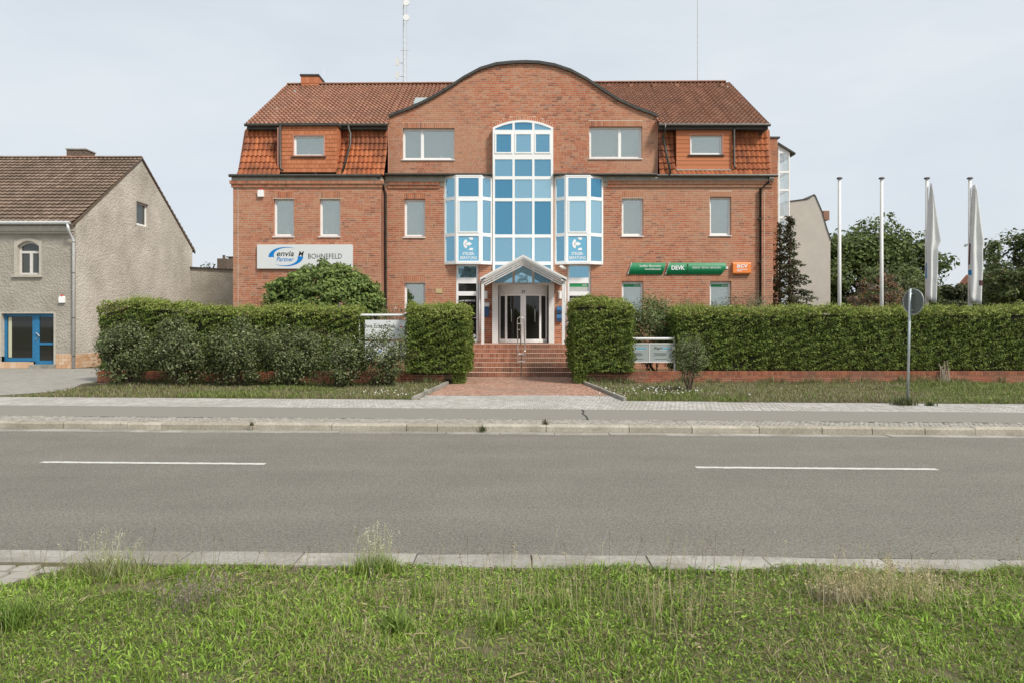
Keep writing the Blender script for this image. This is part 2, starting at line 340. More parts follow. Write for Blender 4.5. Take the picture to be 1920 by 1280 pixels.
# ================================================================== THE GROUND
def strip(name, m, ya, yb, z, x0=-70, x1=70, kind='structure', n=1):
    """sheet between two slightly skewed lines ya(x), yb(x)"""
    mb = MB(); mb.face([(x0, ya(x0), z), (x1, ya(x1), z), (x1, yb(x1), z), (x0, yb(x0), z)])
    ob = mb.build(name, m); ob['kind'] = kind; return ob
def line(y0, slope): return lambda x: y0 - slope * x
L_near_in, L_near_out = line(5.68, .030), line(5.99, .030)        # near gutter strip
L_far_gut, L_kerb = line(12.46, .041), line(12.76, .043)          # far gutter strip, kerb face
L_kback, L_bike0, L_bike1, L_grass = line(12.93, .044), line(13.56, .05), line(15.22, .058), line(16.95, .06)
ROADZ = -.126
g = MB(); g.face([(-900,-300,-.22), (900,-300,-.22), (900,1500,-.22), (-900,1500,-.22)]); tag(g.build('ground', M_ground), kind='structure')
strip('road', M_asph, L_near_out, L_far_gut, ROADZ)
strip('cycle_path', M_bike, L_bike0, L_bike1, 0.0)
strip('pavement_bed', M_joint, L_bike1, L_grass, -.012)
strip('cobble_bed', M_soil, L_kback, L_bike0, -.012)
lot = strip('plot_ground', M_soil, L_grass, lambda x: 80, -.006)
# driveway by the grey house
dr = MB(); dr.face([(-70, L_grass(-70), 0), (-13.9, L_grass(-13.9), 0), (-12.6, 19.3, 0), (-13.6, 21.6, 0), (-13.9, 29, 0), (-70, 29, 0)])
tag(dr.build('driveway', M_drive), kind='structure')
# painted centre line dashes
for k in range(-5, 6):
    mb = MB(); xa = -6.88 + 9.47 * k; xb = xa + 3.32
    ya = lambda x: 9.72 - .0385 * x
    n = 60; xs = np.linspace(xa, xb, n); top = [(x, ya(x) + .055 + random.uniform(-.009, .009), ROADZ + .004) for x in xs]
    bot = [(x, ya(x) - .055 + random.uniform(-.009, .009), ROADZ + .004) for x in xs]
    mb.face(bot + top[::-1]); tag(mb.build('lane_marking', M_paint), kind='structure')
# kerb of separate granite stones, joints measured along the kerb
def stones(parent, joints, front, depth, z0, z1, m, name, gap=.012, skew=.043):
    for a, b in zip(joints[:-1], joints[1:]):
        mb = MB(); dz = random.uniform(-.006, .006); dy = random.uniform(-.008, .008)
        xa, xb = a + gap / 2, b - gap / 2; n = max(2, int((xb - xa) / .3)); xs = np.linspace(xa, xb, n)
        prof = [(0, z0), (.0, z1 - .03), (.022, z1), (depth, z1)]
        for i in range(n - 1):
            for (p, q), (r, s_) in zip(prof[:-1], prof[1:]):
                mb.face([(xs[i], front(xs[i]) + p + dy, q + dz), (xs[i+1], front(xs[i+1]) + p + dy, q + dz),
                         (xs[i+1], front(xs[i+1]) + r + dy, s_ + dz), (xs[i], front(xs[i]) + r + dy, s_ + dz)])
        for x in (xa, xb): mb.face([(x, front(x) + p + dy, q + dz) for p, q in prof] + [(x, front(x) + depth + dy, z0)])
        mb.build(name, m, parent)
jpx = [118, 238, 303, 474, 622, 762, 820, 905, 1024, 1180, 1298, 1424, 1542, 1636, 1735, 1830, 1925]
js = [X(p, 12.76 - .043 * X(p, 12.76)) for p in jpx]
while js[0] > -24: js.insert(0, js[0] - random.choice([.9, 1.2, 1.5]))
while js[-1] < 22: js.append(js[-1] + random.choice([.9, 1.2, 1.0]))
kb = MB(); kb.face([(-70, L_kerb(-70)+.02, -.02), (70, L_kerb(70)+.02, -.02), (70, L_kback(70), -.02), (-70, L_kback(-70), -.02)])
kerb = tag(kb.build('kerb', M_mortar), kind='structure')
stones(kerb, js, L_kerb, .17, -.2, .004, M_kerb, 'kerb_stone')
def gutter(name, la, lb, L):
    mb = MB(); mb.face([(-70, la(-70), ROADZ - .012), (70, la(70), ROADZ - .012), (70, lb(70), ROADZ - .012), (-70, lb(-70), ROADZ - .012)])
    root = tag(mb.build(name, M_soil), kind='structure')
    xs = np.arange(-22, 22, L) + random.uniform(0, L)
    for a, b in zip(xs[:-1], xs[1:]):
        mb = MB(); q = .006; z = ROADZ + .004 + random.uniform(-.004, .004); a2, b2 = a + q, b - q
        jx = [random.uniform(-.012, .012) for _ in range(4)]
        top = [(a2, la(a2) + .008, z), (b2, la(b2) + .008, z), (b2, lb(b2) - .008 + jx[0], z), ((a2 + b2) / 2, lb((a2 + b2) / 2) - .008 + jx[1], z), (a2, lb(a2) - .008 + jx[2], z)]
        mb.face(top)
        for i in range(len(top)):
            p, r = top[i], top[(i + 1) % len(top)]; mb.face([p, (p[0], p[1], z - .05), (r[0], r[1], z - .05), r])
        mb.build('gutter_slab', M_gutter, root)
gutter('far_gutter', L_far_gut, L_kerb, 1.0)
gutter('near_gutter', lambda x: L_near_in(x) - .02, L_near_out, 1.0)
# small cobbles between kerb and cycle path, grey pavers, red path pavers: real stones, too small to pick apart one by one
def field(name, m, la, lb, x0, x1, du, dv, gap, z, parent, stagger=True, keep=None, jitz=.003, jit=0.0, along=True):
    B = []
    k = 0; v = 0.0
    while True:
        ymid = la(0) + v + dv / 2
        if v > max(lb(x0) - la(x0), lb(x1) - la(x1)) + dv: break
        u = x0 + (du / 2 if (stagger and k % 2) else 0)
        while u < x1:
            um = u + du / 2; yb_ = la(um) + v
            if yb_ + dv * .6 < lb(um) and (keep is None or keep(um, yb_ + dv / 2)):
                zz = z + random.uniform(-jitz, jitz); B.append((u + gap / 2, u + du - gap / 2, yb_ + gap / 2, min(yb_ + dv - gap / 2, lb(um) - .003), z - .05, zz))
            u += du
        v += dv; k += 1
    return boxes_mesh(name, B, m, parent, jit=jit)
cobp = bpy.data.objects['cobble_bed']; pavp = bpy.data.objects['pavement_bed']
field('cobbles', M_cobble, L_kback, L_bike0, -16, 15, .092, .09, .01, .002, cobp, jitz=.003, jit=.003)
field('pavers', M_paver, L_bike1, L_grass, -20, 22, .1, .2, .011, 0.0, pavp, jitz=.003)
pth = MB(); pth.face([(-2.35, 16.98, -.004), (2.75, 16.8, -.004), (2.45, 24.4, -.004), (-2.1, 24.4, -.004)])
path = tag(pth.build('entrance_path', M_joint), kind='structure')
pk = lambda x, y: (-2.35 + (y - 16.95) * .09) < x < (2.75 - (y - 16.95) * .11)
field('grey_pavers', M_paver, line(16.95, .06), line(18.1, 0), -2.4, 2.8, .1, .2, .011, .003, path, keep=pk)
field('red_pavers', M_pathbrick, line(18.1, 0), line(24.3, 0), -2.4, 2.8, .081, .24, .009, .005, path, keep=pk)
for sgn, pts in ((-1, [(-2.42, 16.95), (-1.98, 21.4)]), (1, [(2.82, 16.75), (2.32, 21.4)])):
    e = MB()
    for i in range(4):
        a = [pts[0][j] + (pts[1][j] - pts[0][j]) * (i / 4 + .004) for j in (0, 1)]; b = [pts[0][j] + (pts[1][j] - pts[0][j]) * ((i + 1) / 4 - .004) for j in (0, 1)]
        e = MB().seg(a, b, -.1, .09 + random.uniform(-.01, .01), .08); e.build('edging_stone', M_gutter, path)

# ================================================================== THE OFFICE BUILDING
YF, YL, YG = 28.4, 27.6, 28.62
LX0, LX1 = X(437, YL), X(714, YL)
RX1 = X(1449, YF)
bld = thing('office_building', (0, 30, 0), 'three storey red brick office building with curved gable and blue glazed entrance bay', 'building')
EAVE_L, EAVE_R = Z(329, YL - .15), Z(329, YF - .2)
Bk = []                                           # bricks (ua,ub,za,zb) per wall, gathered as boxes
def lay(u0, u1, z0, z1, holes, emit, course=.0833):
    k = 0; z = z0
    while z < z1 - .04:
        zc = z + course / 2; a, b = (u0(zc), u1(zc)) if callable(u0) else (u0, u1); spans = [(a, b)] if b > a else []
        for h in holes:
            if callable(h): r = h(zc)
            else: r = (h[0], h[1]) if h[2] < zc < h[3] else None
            if r is None: continue
            ns = []
            for s0, s1 in spans:
                if r[1] <= s0 or r[0] >= s1: ns.append((s0, s1))
                else:
                    if r[0] > s0: ns.append((s0, r[0]))
                    if r[1] < s1: ns.append((s1 if False else r[1], s1))
            spans = ns
        for s0, s1 in spans:
            u = s0 - random.choice([0, .0625, .125, .1875])
            while u < s1:
                L = .25 if random.random() < .84 else .125
                ua, ub = max(u, s0) + .005, min(u + L, s1) - .005
                if ub - ua > .02: emit(ua, ub, z + .007, min(z + course, z1) - .007)
                u += L
        z += course; k += 1
def wall_sheet(name, u0, u1, z0, z1, holes, y, m, parent, step=.0833):
    mb = MB(); z = z0
    while z < z1 - 1e-6:
        zt = min(z + step, z1); zc = (z + zt) / 2; a, b = (u0(zc), u1(zc)) if callable(u0) else (u0, u1); spans = [(a, b)] if b > a else []
        for h in holes:
            r = h(zc) if callable(h) else ((h[0], h[1]) if h[2] < zc < h[3] else None)
            if r is None: continue
            ns = []
            for s0, s1 in spans:
                if r[1] <= s0 or r[0] >= s1: ns.append((s0, s1))
                else:
                    if r[0] > s0: ns.append((s0, r[0]))
                    if r[1] < s1: ns.append((r[1], s1))
            spans = ns
        for s0, s1 in spans: mb.face([(s0, y, z), (s1, y, z), (s1, y, zt), (s0, y, zt)])
        z = zt
    return mb.build(name, m, parent)
soldier_me = {}
def soldier_row(x0, x1, z0, y, h=.24, proud=.005, arch=None):
    n = max(3, round((x1 - x0) / .0833)); wv = (x1 - x0) / n
    key = round(wv, 4)
    if key not in soldier_me:
        mb = MB(); mb.box(-wv/2 + .006, wv/2 - .006, -proud, .03, .006, h - .006)
        me = bpy.data.meshes.new('brick'); me.from_pydata(mb.v, [], mb.f); soldier_me[key] = me
    for i in range(n):
        xm = x0 + wv * (i + .5); zz = z0 if arch is None else arch(xm)
        ob = link_mesh('brick', soldier_me[key], M_brick, bld, (xm, y, zz))
        if arch is not None: ob.rotation_euler = (0, math.atan((arch(xm + .05) - arch(xm - .05)) / -.1), 0)
def reveal(x0, x1, z0, z1, y, d, parent):
    mb = MB()
    mb.face([(x0, y, z0), (x0, y + d, z0), (x0, y + d, z1), (x0, y, z1)]); mb.face([(x1, y, z0), (x1, y, z1), (x1, y + d, z1), (x1, y + d, z0)])
    mb.face([(x0, y, z1), (x0, y + d, z1), (x1, y + d, z1), (x1, y, z1)]); mb.face([(x0, y, z0), (x1, y, z0), (x1, y + d, z0), (x0, y + d, z0)])
    return mb.build('reveal', M_brick, parent)
def window(parent, x0, x1, z0, z1, y, lights=1, frame=.07, blind=M_blind, sill=True, split=None, film=False, deep=.13, inside=True):
    mb = MB(); yf = y + deep
    mb.box(x0, x0 + frame, yf, yf + .07, z0, z1); mb.box(x1 - frame, x1, yf, yf + .07, z0, z1)
    mb.box(x0 + frame, x1 - frame, yf, yf + .07, z1 - frame, z1); mb.box(x0 + frame, x1 - frame, yf, yf + .07, z0, z0 + frame * 1.25)
    cuts = [x0 + frame] + ([x0 + (x1 - x0) * split] if split else []) + [x1 - frame]
    if split:
        c = cuts[1]; mb.box(c - .05, c + .05, yf + .002, yf + .072, z0 + frame * 1.25, z1 - frame)
    o = mb.build('window', M_white, parent)
    for a, b in zip(cuts[:-1], cuts[1:]):
        a2 = a + (.05 if (split and a == cuts[1]) else 0); b2 = b - (.05 if (split and b == cuts[1]) else 0)
        g2 = MB(); s_ = .022                      # sash profile round each pane
        za, zb = z0 + frame * 1.25, z1 - frame
        for bx in ((a2, a2 + s_, za, zb), (b2 - s_, b2, za, zb), (a2 + s_, b2 - s_, za, za + s_), (a2 + s_, b2 - s_, zb - s_, zb)): g2.box(bx[0], bx[1], yf + .02, yf + .06, bx[2], bx[3])
        g2.build('sash', M_alu, o)
        p = MB().box(a2 + s_, b2 - s_, yf + .035, yf + .041, za + s_, zb - s_); p.build('pane', M_glass, o)
        bl = MB(); n = max(2, int((b2 - a2) / .09))
        for i in range(n):                        # vertical blind slats
            ua = a2 + (b2 - a2) * i / n; ub = a2 + (b2 - a2) * (i + 1) / n
            bl.face([(ua, yf + .16, z0 + .02), (ub, yf + .185, z0 + .02), (ub, yf + .185, z1 - .02), (ua, yf + .16, z1 - .02)])
        bl.build('blind', blind, o)
        if film:
            fm = MB().box(a2 + s_, b2 - s_, yf + .028, yf + .032, zb - s_ - .13, zb - s_ - .01); fm.build('window_film', M_greenfilm, o)
            text_box('DEVK', b2 - .2, b2 - .05, zb - s_ - .1, zb - s_ - .045, yf + .026, M_lettw, o, bold=0.007)
            dk = MB(); dk.prism([(b2 - .27, zb - s_ - .13), (b2 - .255, zb - s_ - .13), (b2 - .225, zb - s_ - .01), (b2 - .24, zb - s_ - .01)], yf + .024, yf + .027); dk.build('film_slash', M_lettw, o)
    if random.random() < .6 and inside:                # something standing on the inner sill
        xi = x0 + (x1 - x0) * random.uniform(.25, .75); zi = z0 + frame * 1.25 + .002; h = random.uniform(.14, .3)
        MB().tube([(xi, yf + .1, zi), (xi, yf + .1, zi + h * .4), (xi, yf + .1, zi + h * .75), (xi, yf + .1, zi + h)], [.05, .065, .025, .035], 10).build('vase', M_lettw, o)
    if sill:
        s2 = MB(); s2.box(x0 - .04, x1 + .02, y - .05, yf + .0, z0 - .035, z0 - .004); s2.build('sill', M_white, o)
    return o
def px_rect(px0, px1, py0, py1, D): return X(px0, D), X(px1, D), Z(py1, D), Z(py0, D)

# openings ------------------------------------------------------------------
wl_up = [px_rect(513, 551, 372, 444, YL), px_rect(599, 638, 372, 444, YL)]
wl_lo = [px_rect(513, 551, 530, 602, YL), px_rect(599, 638, 530, 602, YL)]
wf_up = [px_rect(758, 797, 374, 445, YF), px_rect(1166, 1206, 371, 443, YF), px_rect(1331, 1371, 370, 442, YF)]
wf_lo = [px_rect(758, 797, 529, 602, YF), px_rect(1166, 1206, 528, 602, YF), px_rect(1331, 1371, 528, 602, YF)]
wg = [px_rect(755, 852, 241, 300, YG), px_rect(1105, 1204, 238, 298, YG)]
GL = (X(924, YF), X(1037, YF))                    # tall central glazing
OR = [(X(833, YF), X(923, YF)), (X(1040, YF), X(1131, YF))]
ORZ0, ORZ1 = Z(494, YF - .32), Z(331, YF - .32)
DO = [(X(855, YF), X(897, YF)), (X(1064, YF), X(1108, YF))]
LAND = 1.09
DOZ1 = Z(497, YF)
LED = Z(331, YF)
boxes = []
# left wing front
solh = lambda r: (r[0] - .02, r[1] + .02, r[3], r[3] + .24)
hl = [(r[0], r[1], r[2], r[3]) for r in wl_up + wl_lo] + [solh(r) for r in wl_up + wl_lo]
CZ_L = Z(351, YL)
lay(LX0, LX1, .0, CZ_L, hl, lambda a, b, c, d: boxes.append((a, b, YL - .003, YL + .02, c, d)))
wall_sheet('wall', LX0, LX1, 0, EAVE_L, [(r[0], r[1], r[2], r[3]) for r in wl_up + wl_lo], YL, M_mortar, bld)
# return of the left wing (faces right)
side = []
lay(YL, YF, .0, CZ_L, [], lambda a, b, c, d: side.append((a, b, c, d)))
sb = MB()
for a, b, c, d in side: sb.box(LX1 - .02, LX1 + .004, a, b, c, d)
tag(sb.build('return_brickwork', M_brick, bld), kind='stuff')
MB().box(LX1 - .2, LX1, YL + .001, YF + .3, 0, EAVE_L - .02).build('wall', M_mortar, bld)
# main front
fh = [(r[0], r[1], r[2], r[3]) for r in wf_up + wf_lo] + [(GL[0], GL[1], 0, 9)] + [(q[0], q[1], ORZ0 + .05, 9) for q in OR] + [(q[0], q[1], LAND, DOZ1) for q in DO]
fs_ = [solh(r) for r in wf_up + wf_lo]
CZ_R = Z(350, YF)
lay(LX1, RX1, .0, CZ_R, fh + fs_, lambda a, b, c, d: boxes.append((a, b, YF - .003, YF + .02, c, d)))
wall_sheet('wall', LX1, RX1, 0, EAVE_R, fh, YF, M_mortar, bld)
# gable wall with its swept outline
gpts = [(729,221),(745,214),(768,206),(790,196),(815,183),(840,168),(870,148),(900,132),(930,123),(960,120),(985,119),(1010,120),(1040,125),(1070,135),(1100,151),(1130,171),(1160,190),(1195,206),(1215,213),(1232,220)]
gx = np.array([X(p[0], YG) for p in gpts]); gz = np.array([Z(p[1], YG) for p in gpts])
ip = int(np.argmax(gz))
def g0(z): return gx[0] if z <= gz[0] else (float(np.interp(z, gz[:ip+1], gx[:ip+1])) if z < gz[ip] else 1)
def g1(z): return gx[-1] if z <= gz[-1] else (float(np.interp(-z, -gz[ip:], gx[ip:])) if z < gz[ip] else 0)
AX0, AX1 = X(924, YG), X(1037, YG); AC = (AX0 + AX1) / 2; AH = (AX1 - AX0) / 2; AZ0, AZ1 = Z(243, YG), Z(229, YG)
AR = (AH**2 + (AZ1 - AZ0)**2) / (2 * (AZ1 - AZ0))
def archz(x): return AZ1 - AR + math.sqrt(max(0, AR**2 - (x - AC)**2))
def arch_hole(off):
    def h(z):
        if z < AZ0 + off: return (AX0, AX1)
        if z >= AZ1 + off: return None
        q = math.sqrt(max(0, AR**2 - (z - off - AZ1 + AR)**2)); return (AC - q, AC + q)
    return h
GZ0 = LED - .02
gh = [(r[0], r[1], r[2], r[3]) for r in wg]
lay(g0, g1, GZ0, gz[ip], gh + [solh(r) for r in wg] + [arch_hole(.25)], lambda a, b, c, d: boxes.append((a, b, YG - .003, YG + .02, c, d)))
gb = wall_sheet('gable_wall', g0, g1, GZ0, gz[ip], gh + [arch_hole(0)], YG, M_mortar, bld, step=.04)
for r in wl_up + wl_lo: soldier_row(r[0] - .02, r[1] + .02, r[3], YL)
for r in wf_up + wf_lo: soldier_row(r[0] - .02, r[1] + .02, r[3], YF)
for r in wg: soldier_row(r[0] - .02, r[1] + .02, r[3], YG)
soldier_row(AX0, AX1, 0, YG, arch=lambda x: archz(x) + .002)
# header bands of the cornice
def bands(x0, x1, y, ztop, ret=None):
    for q, (dz, pr) in enumerate(((0, .11), (-.135, .06))):
        z1 = ztop + dz; z0 = z1 - .118; x = x0 - (pr if ret in ('L', 'B') else 0); xe = x1 + (pr if ret in ('R', 'B') else 0)
        while x < xe - .03: boxes.append((x + .005, min(x + .078, xe), y - pr, y + .02, z0, z1)); x += .083
        MB().box(x0 - (pr - .012 if ret in ('L','B') else 0), xe - .012, y - pr + .012, y + .01, z0 - .016, z1 + .004).build('cornice_bed', M_mortar, bld)
bands(LX0, LX1, YL, Z(340, YL), 'B'); bands(LX1 + .15, OR[0][0] - .2, YF, Z(342, YF)); bands(OR[1][1] + .18, RX1 - .02, YF, Z(340, YF))
boxes_mesh('brickwork', boxes, M_brick, bld, jit=.0006)
for x0, x1, y, e in ((LX0 - .03, LX1 + .03, YL, EAVE_L), (LX1 + .05, OR[0][0], YF, LED), (OR[1][1], RX1 + .02, YF, LED)):
    MB().box(x0, x1, y - .09, y + .02, e - .24, e - .02).build('fascia', M_fascia, bld)
# expansion joints near the corners
for x, y in ((X(446.5, YL), YL), (X(1433, YF), YF)): MB().box(x - .012, x + .012, y - .0115, y + .01, 0, CZ_L - .05).build('expansion_joint', M_mortar, bld)
# gable ends, rear and inner body
body = MB()
prof = [(YL + .3, 0), (33.4 + 5.2, 0), (33.4 + 5.2, 10), (33.5, 13.45), (28.75, 10.0), (28.0, 8.0), (YL + .3, 7.8)]
body.prism(prof, LX0 + .02, LX0 + .3, 'x'); prof2 = [(YF + .05, 0)] + prof[1:5] + [(28.5, 8.0), (YF + .05, 7.9)]
body.prism(prof2, RX1 - .3, RX1 - .001, 'x'); body.box(LX0, RX1, 38.3, 38.59, 0, 9.9); body.build('side_and_rear_wall', M_brick, bld)
# windows
for r in wl_up: reveal(*r, YL, .14, bld); window(bld, *r, YL)
for r in wl_lo: reveal(*r, YL, .14, bld); window(bld, *r, YL, blind=M_blindg)
for r in wf_up: reveal(*r, YF, .14, bld); window(bld, *r, YF)
for i, r in enumerate(wf_lo): reveal(*r, YF, .14, bld); window(bld, *r, YF, blind=M_blindg if i == 0 else M_blind, film=i > 0)
for i, r in enumerate(wg): reveal(*r, YG, .14, bld); window(bld, *r, YG, split=(.37 if i == 0 else .58))
# sheet-metal ledge between lower front and gable, gable coping
for a, b in ((LX1 + .04, GL[0]), (GL[1], X(1230, YF))):
    mb = MB(); mb.prism([(YF - .2, LED + .0), (YF - .2, LED + .075), (YG - .012, LED + .16), (YG - .012, LED + .0)], a, b, 'x'); mb.build('ledge_flashing', M_dark, bld)
    mb = MB(); mb.tube([(a, YF - .26, LED + .02), (b, YF - .26, LED + .02)], .055, 8); mb.build('gutter', M_drain, bld)
cp = MB()
for i in range(len(gx) - 1):
    x0, z0, x1, z1 = gx[i], gz[i], gx[i+1], gz[i+1]; t = .1
    cp.prism([(x0, z0 - .02), (x1, z1 - .02), (x1, z1 + t), (x0, z0 + t)], YG - .1, YG + .42)
cp.build('gable_coping', M_dark, bld)
gr = MB()
for i in range(len(gx) - 1): gr.prism([(gx[i], gz[i] - .14), (gx[i+1], gz[i+1] - .14), (gx[i+1], gz[i+1] - .03), (gx[i], gz[i] - .03)], YG + .42, 33.3)
gr.build('gable_roof', M_dark, bld)
for x, s_ in ((gx[0], -1), (gx[-1], 1)): MB().box(min(x, x + .03 * s_), max(x, x + .03 * s_), YG - .02, YG + .6, LED + .17, gz[0] - .03).build('side_flashing', M_pink, bld)
gi = MB()
for x, s_ in ((gx[0], 1), (gx[-1], -1)): gi.box(min(x + .001 * s_, x + .2 * s_), max(x + .001 * s_, x + .2 * s_), YG + .03, 31, 7.8, gz[0] - .15)
gi.build('gable_side_wall', M_brick, bld)

# ---- roofs: pantiles as real waves
def pantile_slope(name, x0, x1, y0, z0, y1, z1, rows, tw, m, parent, zskew=0.0, amp=.03, lip=.05, x0b=None, x1b=None):
    """rows of pantiles from the eave (y0,z0) to the ridge (y1,z1)"""
    sl = math.hypot(y1 - y0, z1 - z0); dy, dz = (y1 - y0) / sl, (z1 - z0) / sl; ny, nz_ = -dz, dy
    nt_ = int((x1 - x0) / tw); ns = nt_ * 6 + 1; us = np.linspace(x0, x1, ns); ph = (us - x0) / tw
    wave = amp * (np.cos(2 * math.pi * ph) + .35 * np.cos(4 * math.pi * ph + .8)); tile = np.floor(ph + .5).astype(int)
    V = []; Q = []; A = []; L = sl / rows; base = 0
    for r in range(rows):
        rr = rng.random(nt_ + 3)
        for (s_, h) in ((r * L - .015, -.004), (r * L - .012, lip), ((r + 1) * L, .002)):
            fr = s_ / sl
            V.append(np.c_[us, np.full(ns, y0 + dy * s_) + ny * (wave + h), z0 + dz * s_ + nz_ * (wave + h) + zskew * us * fr]); A.append(rr[np.clip(tile, 0, nt_ + 2)])
        for k in (0, 1):
            a = base + k * ns + np.arange(ns - 1); Q.append(np.c_[a, a + 1, a + 1 + ns, a + ns])
        base += 3 * ns
    ob = np_mesh(name, np.concatenate(V), np.concatenate(Q), m, parent, np.concatenate(A), 'rnd'); ob['kind'] = 'stuff'; return ob
RY0, RZ0, RY1, RZ1 = 28.2, Z(233, 28.2), 33.4, 13.6
RXA, RXB = X(462, 28.2), X(1441, 28.2)
roof = MB()
for xa_, xb_ in ((RXA + .03, gx[0]), (gx[-1], RXB - .03)): roof.prism([(RY0 + .02, RZ0 - .06), (RY1, RZ1 - .06), (RY1 + 5.2, RZ0 - .06), (RY1 + 5.2, RZ0 - .2), (RY1, RZ1 - .22), (RY0 + .02, RZ0 - .2)], xa_, xb_, 'x')
roof.prism([(29.15, RZ0 + .95 * (RZ1 - RZ0) / (RY1 - RY0) - .08), (RY1, RZ1 - .06), (RY1 + 5.2, RZ0 - .06), (RY1 + 5.2, RZ0 - .2), (RY1, RZ1 - .22)], gx[0] + .001, gx[-1] - .001, 'x')
roof = roof.build('roof', M_dark, bld)
for xa_, xb_ in ((RXA, gx[0] + .02), (gx[-1] - .02, RXB)): pantile_slope('roof_tiles', xa_, xb_, RY0, RZ0, RY1, RZ1, 20, .19, M_tile, roof, zskew=.006)
# the part of the slope behind the curved gable starts further back
fq = .15
for xa_, xb_ in ((gx[0] + .021, gx[7]), (gx[13], gx[-1] - .021)): pantile_slope('roof_tiles', xa_, xb_, RY0 + (RY1 - RY0) * fq, RZ0 + (RZ1 - RZ0) * fq, RY1, RZ1, 17, .19, M_tile, roof, zskew=.006)
pantile_slope('roof_tiles', RXA, RXB, RY1 + 5.2, RZ0, RY1, RZ1, 20, .19, M_tile, roof, zskew=.006)
for i in range(int((RXB - RXA) / .34)):
    x = RXA + .17 + i * .34; z = RZ1 + .006 * x
    mb = MB(); n = 6
    pr = [(RY1 + .13 * math.cos(math.pi * k / n), z + .02 + .085 * math.sin(math.pi * k / n)) for k in range(n + 1)]
    mb.prism(pr, x - .18, x + .165, 'x'); mb.build('ridge_tile', M_tile, roof)
def vent_row(x0, x1, n):
    for i in range(n):
        x = x0 + (x1 - x0) * i / max(1, n - 1); yy = RY1 - .5; zz = RZ1 - .5 * (RZ1 - RZ0) / (RY1 - RY0) + .006 * x
        MB().prism([(yy - .14, zz - .06), (yy - .14, zz + .07), (yy + .2, zz + .18)], x - .09, x + .09, 'x').build('vent_tile', M_tile, roof)
vent_row(X(570, 33), X(830, 33), 7); vent_row(X(1140, 33), X(1352, 33), 6)
for px, py in ((554, 175), (521, 209), (1363, 167), (1389, 198)):      # snow hooks
    t_ = (py - 157) / 78.0; yy = RY1 - (RY1 - RY0) * t_; MB().box(X(px, yy) - .02, X(px, yy) + .02, yy - .12, yy + .02, Z(py, yy) - .05, Z(py, yy) + .1).build('snow_hook', M_zinc, roof)
rwx = X(790, 30.5); MB().prism([(30.1, 11.45), (30.1, 11.6), (30.75, 12.05), (30.75, 11.9)], rwx - .3, rwx + .35, 'x').build('roof_window', M_grey, roof)
# verge boards
for x in (RXA, RXB):
    MB().prism([(RY0 - .02, RZ0 - .1), (RY0 - .02, RZ0 + .03), (RY1, RZ1 + .03 + .006 * x), (RY1, RZ1 - .12)], x - .03 if x < 0 else x - .0, x if x < 0 else x + .03, 'x').build('verge_board', M_dark, roof)
# upper gutters
def gut(x0, x1, y, z, parent=bld, r=.065):
    mb = MB(); mb.tube([(x0, y, z), (x1, y, z)], r, 8); mb.build('gutter', M_drain, parent)
UE = RZ0 - .06
gut(RXA - .05, gx[0] + .04, RY0 - .07, UE); gut(gx[-1] - .04, RXB + .05, RY0 - .07, UE)
for a, b in ((RXA, gx[0]), (gx[-1], RXB)): MB().box(a + .02, b - .02, RY0 + .0, RY0 + .35, UE - .16, UE - .03).build('eaves_board', M_dark, bld)
gut(LX0 - .1, LX1 + .06, YL - .16, EAVE_L - .02); gut(X(1230, YF - .2), RX1 + .12, YF - .22, EAVE_R - .02)
for a, b, y, e in ((LX0 - .02, LX1 + .02, YL, EAVE_L), (gx[-1] + .02, RX1 + .05, YF, EAVE_R)): MB().box(a, b, y - .1, y + .5, e - .02, e + .03).build('eaves_board', M_dark, bld)
# mansard tiles: each one its own piece
def mans_profile(y0, z0, y1, z1, rows):
    P = []
    for i in range(rows + 1):
        t = i / rows; P.append((y0 + (y1 - y0) * (1 - (1 - t) ** 1.5), z0 + (z1 - z0) * t))
    return P
tile_me = {}
def mtile_mesh(tw, L):
    k = (round(tw, 3), round(L, 3))
    if k in tile_me: return tile_me[k]
    n = 7; us = np.linspace(0, tw * 1.06, n); ph = us / tw; wv = .03 * np.cos(2 * math.pi * (ph - .1)) + .01 * np.cos(4 * math.pi * ph)
    V = [(u, 0, 0 - .012) for u in us] ; V = [(u, w_ + .004, -.02) for u, w_ in zip(us, wv)] + [(u, w_ - .045, -.02) for u, w_ in zip(us, wv)] + [(u, w_ + .0, L) for u, w_ in zip(us, wv)]
    Fs = []
    for i in range(n - 1): Fs.append((i, i + 1, n + i + 1, n + i)); Fs.append((n + i, n + i + 1, 2 * n + i + 1, 2 * n + i))
    me = bpy.data.meshes.new('mansard_tile'); me.from_pydata(V, [], Fs); tile_me[k] = me; return me
def mansard(xs, y0, z0, y1, z1, rows, tw=.2):
    P = mans_profile(y0, z0, y1, z1, rows)
    for xa, xb, r0, r1 in xs:
        bm_ = MB(); n = len(P)
        for i in range(n - 1):
            if r0 <= i < r1: bm_.face([(xa, P[i][0] + .02, P[i][1]), (xb, P[i][0] + .02, P[i][1]), (xb, P[i+1][0] + .02, P[i+1][1]), (xa, P[i+1][0] + .02, P[i+1][1])])
        man = bm_.build('mansard_slope', M_dark, bld)
        nt_ = max(1, round((xb - xa) / tw)); t2 = (xb - xa) / nt_
        for i in range(r0, r1):
            dy, dz = P[i+1][0] - P[i][0], P[i+1][1] - P[i][1]; L = math.hypot(dy, dz); me = mtile_mesh(t2, round(L, 2))
            for c in range(nt_):
                ob = link_mesh('mansard_tile', me, M_mtile, man, (xa + c * t2, P[i][0] - .004, P[i][1])); ob.rotation_euler = (-math.atan2(dy, dz), 0, 0)
MYL0, MYL1, MYR0, MYR1 = YL - .12, 28.42, YF - .16, 28.62
DLX0, DLX1, DLY = X(528, 27.75), X(632, 27.75), 27.75           # left dormer front
DRX0, DRX1, DRY = X(1268, 28.32), X(1372, 28.32), 28.32
